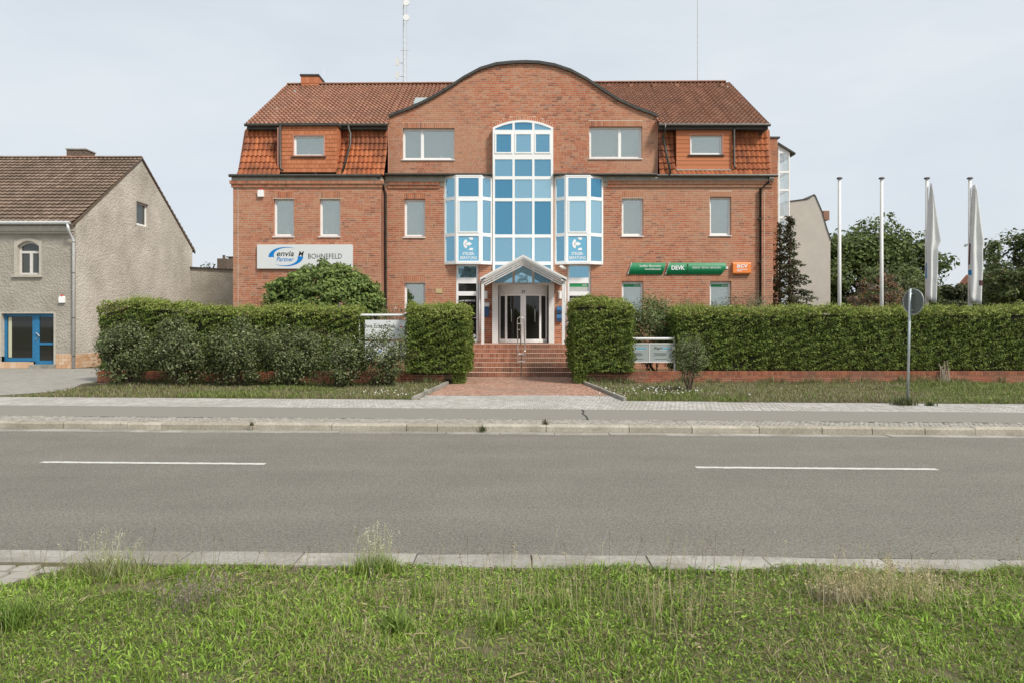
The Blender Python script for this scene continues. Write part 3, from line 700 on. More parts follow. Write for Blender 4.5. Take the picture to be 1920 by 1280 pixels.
mansard([(RXA - .12, DLX0 - .02, 0, 7), (DLX1 + .02, gx[0] - .01, 0, 7)], MYL0, EAVE_L + .02, MYL1, UE - .12, 7)
mansard([(gx[-1] + .04, DRX0 - .02, 0, 7), (DRX0 - .02, DRX1 + .02, 0, 1), (DRX1 + .02, RXB + .12, 0, 7)], MYR0, EAVE_R + .02, MYR1, UE - .12, 7)
# dormers
def dormer(x0, x1, y, z0, z1, wr, planks):
    bx = MB()
    wx0, wx1, wz0, wz1 = wr
    for a, b, c, d in ((x0, wx0, z0, z1), (wx1, x1, z0, z1), (wx0, wx1, z0, wz0), (wx0, wx1, wz1, z1)): bx.face([(a, y, c), (b, y, c), (b, y, d), (a, y, d)])
    bx.face([(x0, y, z0), (x0, y, z1), (x0, 29.6, z1), (x0, 29.6, z0)]); bx.face([(x1, y, z0), (x1, 29.6, z0), (x1, 29.6, z1), (x1, y, z1)])
    bx.face([(x0, y, z1), (x1, y, z1), (x1, 29.6, z1), (x0, 29.6, z1)])
    d = bx.build('dormer', M_mtile, bld)
    rows = 10 if planks else 11; h = (z1 - z0) / rows
    if planks:
        for i in range(rows):
            za, zb = z0 + i * h, z0 + (i + 1) * h
            for a, b in ([(x0, wx0), (wx1, x1)] if (za + h * .5 > wz0 and zb - h * .5 < wz1) else [(x0, x1)]):
                MB().prism([(y - .022, za + .006), (y - .014, zb - .006), (y + .01, zb - .006), (y + .01, za + .006)], a, b, 'x').build('plank', M_shingle, d)
    else:
        sw = (x1 - x0) / 11; sm = {}
        def sh(wd):
            k = round(wd, 3)
            if k not in sm:
                mb = MB(); mb.prism([(-.024, -.012), (-.01, h - .002), (.004, h - .002), (.004, -.012)], .004, wd - .004, 'x'); me = bpy.data.meshes.new('shingle'); me.from_pydata(mb.v, [], mb.f); sm[k] = me
            return sm[k]
        for i in range(rows):
            za = z0 + i * h; zc = za + h / 2; off = (i % 2) * sw / 2; c = -1
            while True:
                c += 1; a = x0 + c * sw - off
                if a >= x1 - .02: break
                a2, b2 = max(a, x0), min(a + sw, x1)
                if wz0 < zc < wz1:
                    if a2 < wx0 < b2: b2 = wx0
                    if a2 < wx1 < b2: a2 = wx1
                    if a2 >= wx0 - .001 and b2 <= wx1 + .001: continue
                if b2 - a2 > .02: link_mesh('shingle', sh(b2 - a2), M_shingle, d, (a2, y, za))
        for i in range(rows):                       # slates on the right cheek
            for c in range(4):
                ya = y + c * .3
                mb = MB(); mb.box(x1 + .002, x1 + .018, ya + .004, ya + .296, z0 + i * h + .004, z0 + (i + 1) * h - .002); mb.build('shingle', M_shingle, d)
    o = window(bld, wx0, wx1, wz0, wz1, y, sill=False, deep=.06, frame=.06)
    MB().box(wx0 - .1, wx1 + .08, y - .07, y + .05, wz0 - .05, wz0 - .004).build('sill', M_dark, o)
    tr = MB(); tr.box(wx0 - .03, wx0, y - .03, y + .06, wz0, wz1 + .03); tr.box(wx1, wx1 + .03, y - .03, y + .06, wz0, wz1 + .03); tr.box(wx0, wx1, y - .03, y + .06, wz1, wz1 + .03); tr.build('window_surround', M_pink, o)
    MB().box(x0 - .08, x1 + .08, y - .12, 29, z1, z1 + .1).build('dormer_roof', M_dark, d)
    return d
DZL0, DZR0 = Z(323, DLY), Z(318, DRY)
dormer(DLX0, DLX1, DLY, DZL0, Z(237, DLY), px_rect(551, 608, 255, 294, DLY), False)
dormer(DRX0, DRX1, DRY, DZR0, Z(239, DRY), px_rect(1294, 1354, 253, 291, DRY), True)
MB().box(DRX0, DRX1, DRY - .06, DRY + .1, DZR0 - .06, DZR0 - .005).build('dormer_apron', M_fascia, bld)
def pipe(pts, r=.045, m=M_drain, parent=bld, name='downpipe'):
    return MB().tube(pts, r, 8).build(name, m, parent, smooth=True)
zt = Z(240, DLY)
MB().box(DLX0 - .16, DLX0 - .02, DLY - .05, DLY + .3, DZL0, zt).build('dormer_corner_trim', M_pink, bld)
pipe([(DLX0 - .02, DLY - .1, zt + .05), (DLX0 - .02, DLY - .1, DZL0 + .15), (DLX0 + .1, DLY - .16, DZL0 + .02)])
pipe([(DRX1 + .06, DRY - .12, Z(238, DRY)), (DRX1 + .06, DRY - .12, DZR0 + .1), (DRX1 + .12, DRY - .2, DZR0 + .0)])
xq = X(652, 28); pipe([(xq, RY0 - .1, UE), (xq + .02, RY0 - .12, UE - .2), (xq + .1, 28.05, UE - .38), (xq + .1, 27.95, 9.2), (xq - .1, 27.5, EAVE_L + .05)], .05)
xq = X(1247, 28.2); pipe([(xq, RY0 - .1, UE), (xq - .03, RY0 - .1, UE - .25), (xq - .05, 28.4, UE - .4), (xq + .08, 28.26, 8.9), (xq + .2, 28.1, EAVE_R + .05)], .05)
pipe([(RXB - .12, RY0 - .08, UE), (RXB - .14, RY0 - .06, UE - .2), (RXB - .35, RY0 + .1, UE - .35)], .05)
xq = X(720.5, YF - .15); pipe([(LX1 - .12, YL - .12, EAVE_L - .04), (LX1 + .05, YL + .1, EAVE_L - .3), (xq + .05, YF - .12, EAVE_L - .6), (xq + .05, YF - .1, .0)], .055)
xq = X(1426, YF - .12); pipe([(X(1438, YF), YF - .2, EAVE_R - .05), (X(1438, YF), YF - .2, EAVE_R - .3), (xq, YF - .1, EAVE_R - .55), (xq, YF - .1, .0)], .055)
for zc in (2.5, 4.4, 6.2): MB().box(xq - .08, xq + .08, YF - .17, YF + .0, zc, zc + .03).build('pipe_clip', M_drain, bld)
# chimney with shingle cladding
chx0, chx1, chy = X(564, 33.2), X(597, 33.2), 33.2
ch = MB().box(chx0, chx1, chy, chy + 1.6, 12.4, Z(143, 33.2)).build('chimney', M_mtile, bld)
hb = []
for r in range(3):
    for c in range(4):
        a = chx0 + (chx1 - chx0) * c / 4; z = 12.9 + r * .325
        MB().prism([(chy - .02, z + .008), (chy - .006, z + .325), (chy + .002, z + .325), (chy + .002, z + .008)], a + .004, a + (chx1 - chx0) / 4 - .004, 'x').build('shingle', M_shingle, ch)
        MB().box(chx1 + .001, chx1 + .014, chy + c * .4 + .004, chy + c * .4 + .396, z + .008, z + .325).build('shingle', M_shingle, ch)
MB().box(chx0 - .04, chx1 + .04, chy - .05, chy + 1.65, Z(143, 33.2), Z(140, 33.2)).build('chimney_cap', M_dark, ch)
pipe([(X(604, 34), 34.3, 13.5), (X(604, 34), 34.3, Z(121, 34.3))], .008, M_zinc, bld, 'lightning_rod')

# ---- central blue glazing
YQ = YF - .06
def pane(x0, x1, z0, z1, y, parent, m=M_blue): return MB().box(x0, x1, y, y + .012, z0, z1).build('pane', m, parent)
gz_rows = [(Z(497, YQ) , Z(446.5, YQ), Z(440.5, YQ)), ]
bars_z = [Z(p, YQ) for p in (533, 494, 443, 375, 334, 294, 247)]
gm = MB(); wv = .1
for k in range(4):
    xm = [GL[0] + .045, X(963, YQ), X(1000, YQ), GL[1] - .045][k]
    zt_ = archz(xm) - .03 if 0 < k < 3 else AZ0 - .0
    gm.box(xm - .047, xm + .047, YQ, (YG + .1 if k in (0, 3) else YQ + .1), bars_z[0] - .05, zt_)
for i, zb in enumerate(bars_z):
    t = .12 if i == 5 else .065
    for a, b in ((GL[0] + .092, X(963, YQ) - .047), (X(963, YQ) + .047, X(1000, YQ) - .047), (X(1000, YQ) + .047, GL[1] - .092)): gm.box(a, b, YQ + .002, YQ + .1, zb - t, zb + t)
n = 12; xs = np.linspace(GL[0], GL[1], n + 1)
for a, b in zip(xs[:-1], xs[1:]): gm.prism([(a, archz(a) - .1), (b, archz(b) - .1), (b, archz(b) - .005), (a, archz(a) - .005)], YQ - .002, YG + .1)
glz = gm.build('central_glazing', M_white, bld)
cx = [(GL[0] + .09, X(963, YQ) - .045), (X(963, YQ) + .045, X(1000, YQ) - .045), (X(1000, YQ) + .045, GL[1] - .09)]
for i in range(len(bars_z) - 1):
    for a, b in cx:
        if i == 5:                                   # opening lights with their own sash
            sm_ = MB(); z0, z1 = bars_z[5] + .12, bars_z[6] - .065
            for q in ((a, a + .06, z0, z1), (b - .06, b, z0, z1), (a + .06, b - .06, z0, z0 + .06), (a + .06, b - .06, z1 - .06, z1)): sm_.box(q[0], q[1], YQ - .02, YQ + .06, q[2], q[3])
            sm_.build('sash', M_white, glz); pane(a + .05, b - .05, z0 + .05, z1 - .05, YQ + .02, glz)
        else: pane(a, b, bars_z[i] + .06, bars_z[i+1] - .06, YQ + .05, glz)
for a, b in cx:
    pts = [(a, bars_z[6] + .06), (b, bars_z[6] + .06)] + [(x, archz(x) - .09) for x in np.linspace(b, a, 6)]
    MB().prism(pts, YQ + .05, YQ + .06).build('pane', M_blue, glz)
# ---- oriels
def oriel(x0, x1, xa, xb):
    OP = .32; p = [(x0, YF), (xa, YF - OP), (xb, YF - OP), (x1, YF)]; zr = [ORZ0, Z(440, YF - .32), Z(372, YF - .32), ORZ1]
    mb = MB()
    for (a, b) in zip(p[:-1], p[1:]):
        L = math.hypot(b[0]-a[0], b[1]-a[1]); d = ((b[0]-a[0])/L, (b[1]-a[1])/L); front = abs(d[1]) < .01; fw = .1 if front else .075
        q = lambda t: (a[0] + d[0]*t, a[1] + d[1]*t)
        mb.seg(q(0), q(fw), zr[0], zr[3], .09); mb.seg(q(L - fw), q(L), zr[0], zr[3], .09)
        for i, z in enumerate(zr): mb.seg(q(fw + .001), q(L - fw - .001), z if i == 0 else z - .07, z + (.1 if i == 0 else .0 if i == 3 else .07), .085)
    mb.prism([(q_[0], q_[1]) for q_ in p], zr[0] - .03, zr[0] + .01, 'z'); mb.prism([(q_[0], q_[1]) for q_ in p], zr[3] - .01, zr[3] + .05, 'z')
    o = mb.build('oriel', M_white, bld)
    for (a, b) in zip(p[:-1], p[1:]):
        L = math.hypot(b[0]-a[0], b[1]-a[1]); d = ((b[0]-a[0])/L, (b[1]-a[1])/L); front = abs(d[1]) < .01; fw = .095 if front else .07
        nx, ny = -d[1] * .03, d[0] * .03
        for i in range(3):
            z0, z1 = zr[i] + (.1 if i == 0 else .07), zr[i+1] - .07; s0 = (a[0] + d[0]*fw + nx, a[1] + d[1]*fw + ny); s1 = (b[0] - d[0]*fw + nx, b[1] - d[1]*fw + ny)
            if front and i == 1:
                sm_ = MB()
                for q in ((s0[0], s0[0] + .05, z0, z1), (s1[0] - .05, s1[0], z0, z1), (s0[0] + .05, s1[0] - .05, z0, z0 + .05), (s0[0] + .05, s1[0] - .05, z1 - .05, z1)): sm_.box(q[0], q[1], YF - OP - .02, YF - OP + .05, q[2], q[3])
                sm_.build('sash', M_white, o)
            MB().seg(s0, s1, z0, z1, .012).build('pane', M_blue, o)
            if front and i == 0:
                xm = (s0[0] + s1[0]) / 2; y = YF - OP + .022; u = (z1 - z0) / 45.0
                zc = z1 - 14 * u; R1, R2 = 10.5 * u, 5.6 * u
                MB().box(s0[0] + .002, s1[0] - .002, y + .003, y + .006, z0 + .002, z1 - .002).build('printed_film', M_film, o)
                arc = [(xm + .02 + R1 * math.cos(t), zc + R1 * math.sin(t)) for t in np.linspace(2.15, 4.13, 9)] + [(xm + .02 + R2 * math.cos(t), zc + R2 * math.sin(t)) for t in np.linspace(4.13, 2.15, 9)]
                lg = MB(); lg.prism(arc, y - .003, y)
                lg.prism([(xm - 5.6*u, zc - 2.6*u), (xm + .4*u, zc - 2.6*u), (xm + .4*u, zc + 2.6*u), (xm - 5.6*u, zc + 2.6*u)], y - .003, y)
                lg.prism([(xm + .4*u, zc - 4*u), (xm + 6.5*u, zc), (xm + .4*u, zc + 4*u)], y - .003, y)
                lg.prism([(xm - .5*u, zc + 11.5*u), (xm + 3*u, zc + 7.4*u), (xm + 8*u, zc + 7.4*u), (xm + 8*u, zc + 11.5*u)], y - .003, y)
                lg.prism([(xm - .5*u, zc - 11.5*u), (xm + 8*u, zc - 11.5*u), (xm + 8*u, zc - 7.4*u), (xm + 3*u, zc - 7.4*u)], y - .003, y)
                lg.build('printed_logo', M_lettw, o)
                text_box('STEUER-', xm - 11*u, xm + 11*u, z0 + 10.5*u, z0 + 16*u, y - .002, M_lettw, o, bold=0.02)
                text_box('BERATUNG', xm - 15*u, xm + 15*u, z0 + 3*u, z0 + 8.5*u, y - .002, M_lettw, o, bold=0.010)
oriel(OR[0][0], OR[0][1], X(855, YF - .32), X(902, YF - .32)); oriel(OR[1][0], OR[1][1], X(1061, YF - .32), X(1105, YF - .32))
# ---- side entrance doors below the oriels
for i, (a, b) in enumerate(DO):
    y = YF + .08; f = .09; zs = [LAND + .02, Z(551, YF), Z(527, YF), DOZ1]
    mb = MB(); mb.box(a, a + f, y, y + .1, zs[0], zs[3]); mb.box(b - f, b, y, y + .1, zs[0], zs[3])
    for z0, z1 in ((zs[0], zs[0] + .14), (zs[1] - .08, zs[1] + .1), (zs[2] - .1, zs[2] + .14), (zs[3] - .05, zs[3])): mb.box(a + f, b - f, y + .002, y + .1, z0, z1)
    d = mb.build('door', M_white, bld)
    MB().box(a + f, b - f, y + .04, y + .05, zs[2] + .14, zs[3] - .05).build('pane', M_blue, d)
    MB().box(a + f, b - f, y + .04, y + .05, zs[1] + .1, zs[2] - .1).build('pane', M_darkglass, d)
    MB().box(a + f, b - f, y + .04, y + .05, zs[0] + .14, zs[1] - .08).build('pane', M_darkglass, d)
    hx = b - .07 if i == 0 else a + .07
    MB().tube([(hx, y - .0, 2.12), (hx, y - .06, 2.12), (hx - (.13 if i == 0 else -.13), y - .06, 2.12)], .012, 6).build('handle', M_steel, d)
    if i == 0:
        text_box('enviaM  BOHNEFELD', a + f + .04, b - f - .05, zs[1] - .32, zs[1] - .25, y + .036, M_lettw, d, bold=0.007)
        MB().tube([(b - f - .1, y + .038, LAND + .28), (b - f - .1, y + .034, LAND + .28)], .075, 16).build('sticker', M_lettw, d)
    else:
        MB().box(a + f + .01, b - f - .01, y + .03, y + .038, zs[2] - .24, zs[2] - .11).build('window_film', M_greenfilm, d)
        MB().box(a + f + .01, b - f - .01, y + .03, y + .038, zs[1] + .11, zs[2] - .245).build('frosted_film', M_blind, d)
        text_box('DEVK', b - f - .25, b - f - .06, zs[2] - .2, zs[2] - .145, y + .026, M_lettw, d, bold=0.007)
        text_box('Geschäftsstelle', a + f + .05, b - f - .05, zs[1] - .3, zs[1] - .2, y + .036, M_lettw, d, bold=0.007)
# ---- main entrance: white portal, curved drum, glazed leaves
ent = MB()
for a, b in ((X(923, 28.1), X(934, 28.1)), (X(1029, 28.1), X(1039, 28.1))): ent.box(a, b, 28.02, YF + .2, LAND, Z(534, 28.1))
ent.box(X(923, 28.1), X(1039, 28.1), 28.1, YF + .05, Z(534, 28.1), Z(531, 28.1))
ent = ent.build('entrance_portal', M_alu, bld)
exc, hw, pro = X(981, 28), 1.02, .45; ER = (hw**2 + pro**2) / (2 * pro); EY = YF - pro + ER
ta = math.asin(hw / ER)
def arc(t, r=None): return (exc + (r or ER) * math.sin(t), EY - (r or ER) * math.cos(t))
DZ0, DZ1, DZ2 = LAND + .02, Z(552, 28), Z(533.5, 28)
dm = MB(); N_ = 20; ts = np.linspace(-ta, ta, N_ + 1)
for a, b in zip(ts[:-1], ts[1:]): dm.seg(arc(a), arc(b), DZ1, DZ2, .1)
drum = dm.build('drum_fascia', M_alu, ent, smooth=False)
fm = MB()
for t0, t1, z0, z1, r in [(-.62*ta, -.7*ta, DZ0, DZ1, 0), (.62*ta, .7*ta, DZ0, DZ1, 0), (-.1*ta, .1*ta, DZ0, DZ1, 0), (-ta, -.94*ta, DZ0, DZ1, 0), (.94*ta, ta, DZ0, DZ1, 0)]:
    t0, t1 = min(t0, t1), max(t0, t1); fm.seg(arc(t0, ER - .02), arc(t1, ER - .02), z0, z1, .06)
for a, b in zip(ts[:-1], ts[1:]): fm.seg(arc(a, ER - .03), arc(b, ER - .03), DZ0, DZ0 + .14, .05); fm.seg(arc(a, ER - .03), arc(b, ER - .03), DZ1 - .06, DZ1, .05)
fm.build('door_frame', M_white, ent)
for t0, t1 in ((-.94, -.7), (-.62, -.1), (.1, .62), (.7, .94)):
    tt = np.linspace(t0 * ta, t1 * ta, 5); gm = MB()
    for a, b in zip(tt[:-1], tt[1:]): gm.seg(arc(a, ER - .05), arc(b, ER - .05), DZ0 + .14, DZ1 - .06, .008)
    gm.build('pane', M_darkglass, ent)
for t in (-.42, .42):
    p_ = arc(t * ta, ER + .03); MB().tube([(p_[0], p_[1], 1.95), (p_[0], p_[1], 2.45)], .018, 6).build('door_handle', M_steel, ent)
text_box('29', exc - .07, exc + .07, DZ1 + .05, DZ1 + .16, YF - pro - .012, M_ink, ent, name='house_number', bold=0.007)
# ---- gabled canopy on two posts
CY0, CY1 = 26.5, YF - .07
ridge = (X(981, CY0), Z(478, CY0)); el = (X(900, CY0), Z(521, CY0)); er = (X(1063, CY0), Z(521, CY0))
cn = MB()
for e_ in (el, er): cn.prism([ridge, e_, (e_[0], e_[1] - .09), (ridge[0], ridge[1] - .09)], CY0, CY1)
cano = cn.build('canopy', M_alu, bld)
for e_ in (el, er):
    for k in range(4):
        z = -.1 - k * .085; ins = .05 + .05 * k
        MB().prism([(ridge[0], ridge[1] + z), (e_[0] + (ridge[0] - e_[0]) * ins * .6, e_[1] + z + (ridge[1] - e_[1]) * ins * .6), (e_[0] + (ridge[0] - e_[0]) * ins * .6, e_[1] + z - .052 + (ridge[1] - e_[1]) * ins * .6), (ridge[0], ridge[1] + z - .052)], CY0 + .02 + k * .04, CY0 + .14 + k * .04).build('rake_slat', M_alu, cano)
for x in (X(905, 26.6), X(1056.5, 26.6)):
    MB().box(x - .055, x + .055, 26.6, 26.72, LAND, el[1] - .12).build('post', M_alu, cano)
    s_ = -1 if x < 0 else 1
    MB().box(x - .1, x + .1, 26.52, YF - .1, el[1] - .12, el[1] - .02).build('box_gutter', M_zinc, cano)
    xp = x + s_ * -.0 - .14 if x < 0 else x + .12
    pipe([(xp, 27.1, el[1] - .1), (xp, 27.1, LAND + .02)], .03, M_zinc, cano)

# ================================================================== steps, landing
st = thing('entrance_steps', (.25, 25.2, 0), 'broad flight of seven red clinker brick steps up to the entrance', 'steps')
SX0, SX1 = -2.3, 2.65; RISE, TREAD, SY = LAND / 7, .3, 24.3
for k in range(7):
    y0 = SY + k * TREAD; z0 = k * RISE; z1 = z0 + RISE
    y1 = y0 + TREAD + .05 if k < 6 else y0 + .34
    s_ = MB().box(SX0 + .01, SX1 - .01, y0 + .014, (28.39 if k == 6 else y1 + .3), (0 if k else -.05), z1 - .008).build('step', M_mortar, st)
    B = []; x = SX0
    while x < SX1: B.append((x + .005, min(x + .076, SX1), y0 + random.uniform(-.003, .003), y1, z0 + .016, z1 + random.uniform(-.002, .002))); x += .081
    boxes_mesh('step_bricks', B, M_stepbrick, s_)
    MB().box(SX0 + .006, SX1 - .006, y0 - .006, y1 - .02, z1 + .001, z1 + .006).build('tread', M_tread, s_)  # thin pale sheet over the bricks, paints the sky-lit line of each step
lb = MB().box(X(850, 28) , X(1112, 28), SY + 6 * TREAD + .36, 28.385, LAND - .05, LAND + .002); lb.build('landing', M_pathbrick, st)
MB().box(SX0 - .9, SX0, SY + 2.0, 28.38, 0, LAND - .01).build('side_wall', M_wallbrick, st)
MB().box(SX1, SX1 + .9, SY + 2.0, 28.38, 0, LAND - .01).build('side_wall', M_wallbrick, st)
hr = thing('handrail', (X(977, 25), 24.25, 0), 'stainless steel double handrail down the middle of the entrance steps', 'handrail')
hx = X(977, 25.2)
for dx in (-.13, .13):
    a, b = (hx + dx, 26.25, LAND + .92), (hx + dx, 24.15, .92)
    MB().tube([a, b], .02, 8).build('rail', M_steel, hr); MB().tube([(a[0], a[1], a[2] - .36), (b[0], b[1], b[2] - .36)], .016, 8).build('rail', M_steel, hr)
for y, z in ((26.25, LAND), (24.15, 0)):
    lp = [(hx + .13 * math.cos(t), y + (.0 if y > 25 else -.0), z + .92 + (.13 * math.sin(t)) * (-1 if y < 25 else 1) * .9) for t in np.linspace(0, math.pi, 9)]
    MB().tube(lp, .02, 8).build('rail_end', M_steel, hr); MB().tube([(hx - .13, y, z + .56), (hx + .13, y, z + .56)], .016, 6).build('rail_tie', M_steel, hr)
for y in (26.1, 24.28): MB().tube([(hx, y, LAND if y > 25 else -.01), (hx, y, (LAND if y > 25 else 0) + .8)], .024, 8).build('post', M_steel, hr)
for y in (26.1, 24.28): z = LAND if y > 25 else 0; MB().tube([(hx - .13, y, z + .79), (hx + .13, y, z + .79)], .014, 6).build('rail_bracket', M_steel, hr)

# ================================================================== things fixed to the building
sg = thing('sign_board', (X(571, YL), YL - .06, Z(504, YL)), 'pale grey advertising board lettered envia M Partner BOHNEFELD on brick wall', 'sign')
a, b, c, d = px_rect(482, 661, 459, 504, YL - .1); yS = YL - .1
MB().box(a, b, yS, YL - .006, c, d).build('board', M_sign, sg)
def ell(cx_, cz_, rx, rz, t): return (cx_ + rx * math.cos(t), cz_ + rz * math.sin(t))
q = lambda px, py: (X(px, yS), Z(py, yS))
cX, cZ = q(536, 481.5); rx, rz = X(567, yS) - cX, cZ - Z(499.5, yS)
for t0, t1, s_ in ((math.pi * 1.02, math.pi * .32, 1), (math.pi * .02 - .05, -math.pi * .68 - .1, -1)):
    ts_ = np.linspace(t0, t1, 20); out = [ell(cX, cZ, rx * 1.05, rz, t) for t in ts_]
    inn = [ell(cX + s_ * .0, cZ, rx * (1.05 - .34 * (1 - i / 19) ** .9), rz * (1 - .26 * (1 - i / 19) ** .9), t) for i, t in enumerate(ts_)]
    m_ = MB()
    for i in range(19): m_.prism([out[i], out[i+1], inn[i+1], inn[i]], yS - .004, yS - .001)
    m_.build('swoosh', M_blueink, sg)
def tpx(body, x0, x1, y0, y1, m, **k): return text_box(body, X(x0, yS), X(x1, yS), Z(y1, yS), Z(y0, yS), yS - .005, m, sg, **k)
tpx('envia', 519, 551, 471, 481, M_ink, shear=.25, bold=0.012); tpx('M', 559.5, 570, 471.5, 481, M_ink, shear=.25, bold=0.014)
tpx('Partner', 518.5, 551, 482.5, 490.5, M_blueink, shear=.25, bold=0.010); tpx('BOHNEFELD', 578, 641, 476, 485.5, M_ink, bold=-.005)
# green insurance signs: convex panels with slanted ends
def green(px0, px1, slL, slR, label, ents):
    y = YF - .02; z0, z1 = Z(514.5, YF - .1), Z(493, YF - .1); x0, x1 = X(px0, YF - .1), X(px1, YF - .1); h = z1 - z0
    t = thing('insurance_sign', ((x0 + x1) / 2, YF - .05, z0), label, 'sign'); mb = MB(); n = 8
    L = [(x0 + slL * k / n * h if slL > 0 else x0) for k in range(n + 1)]; R_ = []
    for k in range(n + 1):
        u = k / n; R_.append(x1 - (slR * (1 - u) * h if slR != 9 else .32 * max(0, .55 - u) ** 1.3 * 2.0 * h + (.12 * (1 - u) * h)))
    for k in range(n):
        za, zb = z0 + h * k / n, z0 + h * (k + 1) / n; da, db = YF - .03 - .1 * math.sin(math.pi * (k / n) * .9 + .15), YF - .03 - .1 * math.sin(math.pi * ((k + 1) / n) * .9 + .15)
        mb.face([(L[k], da, za), (R_[k], da, za), (R_[k+1], db, zb), (L[k+1], db, zb)])
        mb.face([(L[k], da, za), (L[k+1], db, zb), (L[k+1], YF, zb), (L[k], YF, za)]); mb.face([(R_[k], da, za), (R_[k], YF, za), (R_[k+1], YF, zb), (R_[k+1], db, zb)])
    mb.face([(L[0], YF - .05, z0), (L[0], YF, z0), (R_[0], YF, z0), (R_[0], YF - .05, z0)]); mb.face([(L[n], YF - .05, z1), (R_[n], YF - .05, z1), (R_[n], YF, z1), (L[n], YF, z1)])
    mb.build('panel', M_green, t, smooth=False)
    e = MB().prism([(L[0] - .015, z0), (L[0], z0), (L[n], z1), (L[n] - .015, z1)], YF - .09, YF); e.build('edge_strip', M_lettw, t)
    for body, xa, xb, ya, yb, m, bo in ents: text_box(body, X(xa, YF - .13), X(xb, YF - .13), Z(yb, YF - .13), Z(ya, YF - .13), YF - .137, m, t, bold=bo)
    return t
green(1178, 1249, .32, .3, 'green convex sign lettered Steffen Baumann Geschäftsstelle on brick wall', [('Steffen Baumann', 1199, 1239, 497, 501, M_lettw, .004), ('Geschäftsstelle', 1209, 1239, 503, 506.5, M_lettw, .004)])
gsn = green(1248.5, 1362, .32, 9, 'long green convex sign lettered DEVK with slogan and rounded end', [('DEVK', 1259, 1284, 498.5, 506.5, M_lettw, .03), ('GESAGT. GETAN. GEHOLFEN.', 1298, 1352, 500.5, 504, M_lettw, .004)])
MB().box(X(1290, YF - .13) - .008, X(1290, YF - .13) + .008, YF - .14, YF - .1, Z(512, YF), Z(495, YF)).build('divider', M_dark, gsn)
ac = thing('light_box_sign', (X(1391, YF), YF - .06, Z(514, YF)), 'small orange light box sign lettered acv beside the green sign', 'sign')
a, b, c, d = px_rect(1374.5, 1408, 492.5, 514, YF - .14)
mb = MB(); mb.prism([(YF - .12, c), (YF - .15, c + .05), (YF - .15, d - .05), (YF - .12, d), (YF + .0, d), (YF + .0, c)], a, b, 'x'); mb.build('box', M_orange, ac)
text_box('acv', a + .15, b - .14, Z(503, YF), Z(496.5, YF), YF - .154, M_lettw, ac, bold=0.017)
for k, x1_ in ((0, b - .15), (1, b - .38)): MB().box(a + .15, x1_, YF - .154, YF - .15, Z(506.5 + 3 * k, YF), Z(505.5 + 3 * k, YF)).build('text_line', M_lettw, ac)
sp = thing('small_sign', (X(1364, YF), YF - .03, Z(505, YF)), 'tiny white house emblem between green and orange signs', 'sign')
MB().prism([(X(1360.5, YF), Z(504.5, YF)), (X(1364.5, YF), Z(504.5, YF)), (X(1364.5, YF), Z(501.5, YF)), (X(1362.5, YF), Z(500, YF)), (X(1360.5, YF), Z(501.5, YF))], YF - .04, YF - .006).build('emblem', M_lettw, sp)
pl = MB().box(X(817, YF), X(829, YF), YF - .025, YF - .006, Z(550, YF), Z(542, YF)).build('plaque', M_brass)
tag(pl, 'small brass plaque on brick wall left of the side door', 'plaque')
def alarm(x, y, z, s_, label):
    t = thing('alarm_box', (x, y, z), label, 'alarm', 'alarm boxes')
    MB().prism([(x - .12*s_, z), (x + .12*s_, z), (x + .12*s_, z + .22*s_), (x + .08*s_, z + .28*s_), (x - .08*s_, z + .28*s_), (x - .12*s_, z + .22*s_)], y - .09, y - .0).build('housing', M_white, t)
    MB().tube([(x, y - .05, z + .28*s_), (x, y - .05, z + .34*s_)], [.055*s_, .045*s_], 10).build('beacon', M_red, t)
alarm(X(490, YL), YL - .006, Z(370, YL), 1, 'white alarm box with red beacon under the brick cornice')
for x, lab in ((X(911, 28.3), 'white wall lamp left of the entrance portal'), (X(1050, 28.3), 'white wall lamp right of the entrance portal')):
    t = thing('wall_lamp', (x, YF - .05, Z(561, YF)), lab, 'lamp', 'wall lamps by the entrance')
    MB().box(x - .08, x + .08, YF - .03, YF - .004, Z(561, YF), Z(546, YF)).build('back_plate', M_alu, t)
    MB().tube([(x, YF - .09, Z(560, YF)), (x, YF - .09, Z(547, YF))], .06, 12).build('diffuser', M_white, t)
mbx = thing('mailbox', (X(912, YF), YF - .06, Z(594, YF)), 'dark blue mailbox with pale hood left of the portal', 'mailbox')
a, b = X(907.5, YF), X(917, YF); MB().box(a, b, YF - .14, YF - .004, Z(594, YF), Z(575, YF)).build('box', M_mailb, mbx)
MB().prism([(YF - .16, Z(575, YF)), (YF - .15, Z(572, YF)), (YF - .08, Z(568, YF)), (YF - .004, Z(567, YF)), (YF - .004, Z(575, YF))], a - .01, b + .01, 'x').build('hood', M_alu, mbx)
for k in range(2):
    t = thing('mailbox', (X(1047, YF), YF - .06, Z(588 + 15 * k, YF)), ('upper' if k == 0 else 'lower') + ' blue mailbox of the pair right of the portal', 'mailbox', 'paired blue mailboxes')
    a, b = X(1043.5, YF), X(1053, YF); z0, z1 = Z(588 + 15 * k, YF), Z(575 + 15 * k, YF)
    MB().prism([(YF - .12, z0), (YF - .17, z0 + .1), (YF - .14, z1), (YF - .004, z1), (YF - .004, z0)], a, b, 'x').build('box', mat('mailbox_blue_%d' % k, (.05,.16,.32), .4), t)
    MB().box(a + .02, b - .02, YF - .185, YF - .13, z0 + .12, z0 + .15).build('flap', M_mailb, t)
cc = thing('security_camera', (X(1055, YF), YF - .1, Z(505, YF)), 'white security camera under the right glass oriel', 'camera')
MB().tube([(X(1052, YF) - .05, YF - .3, Z(502, YF) + .03), (X(1058, YF) + .05, YF - .12, Z(504, YF) - .0)], .05, 8).build('camera_body', M_white, cc)
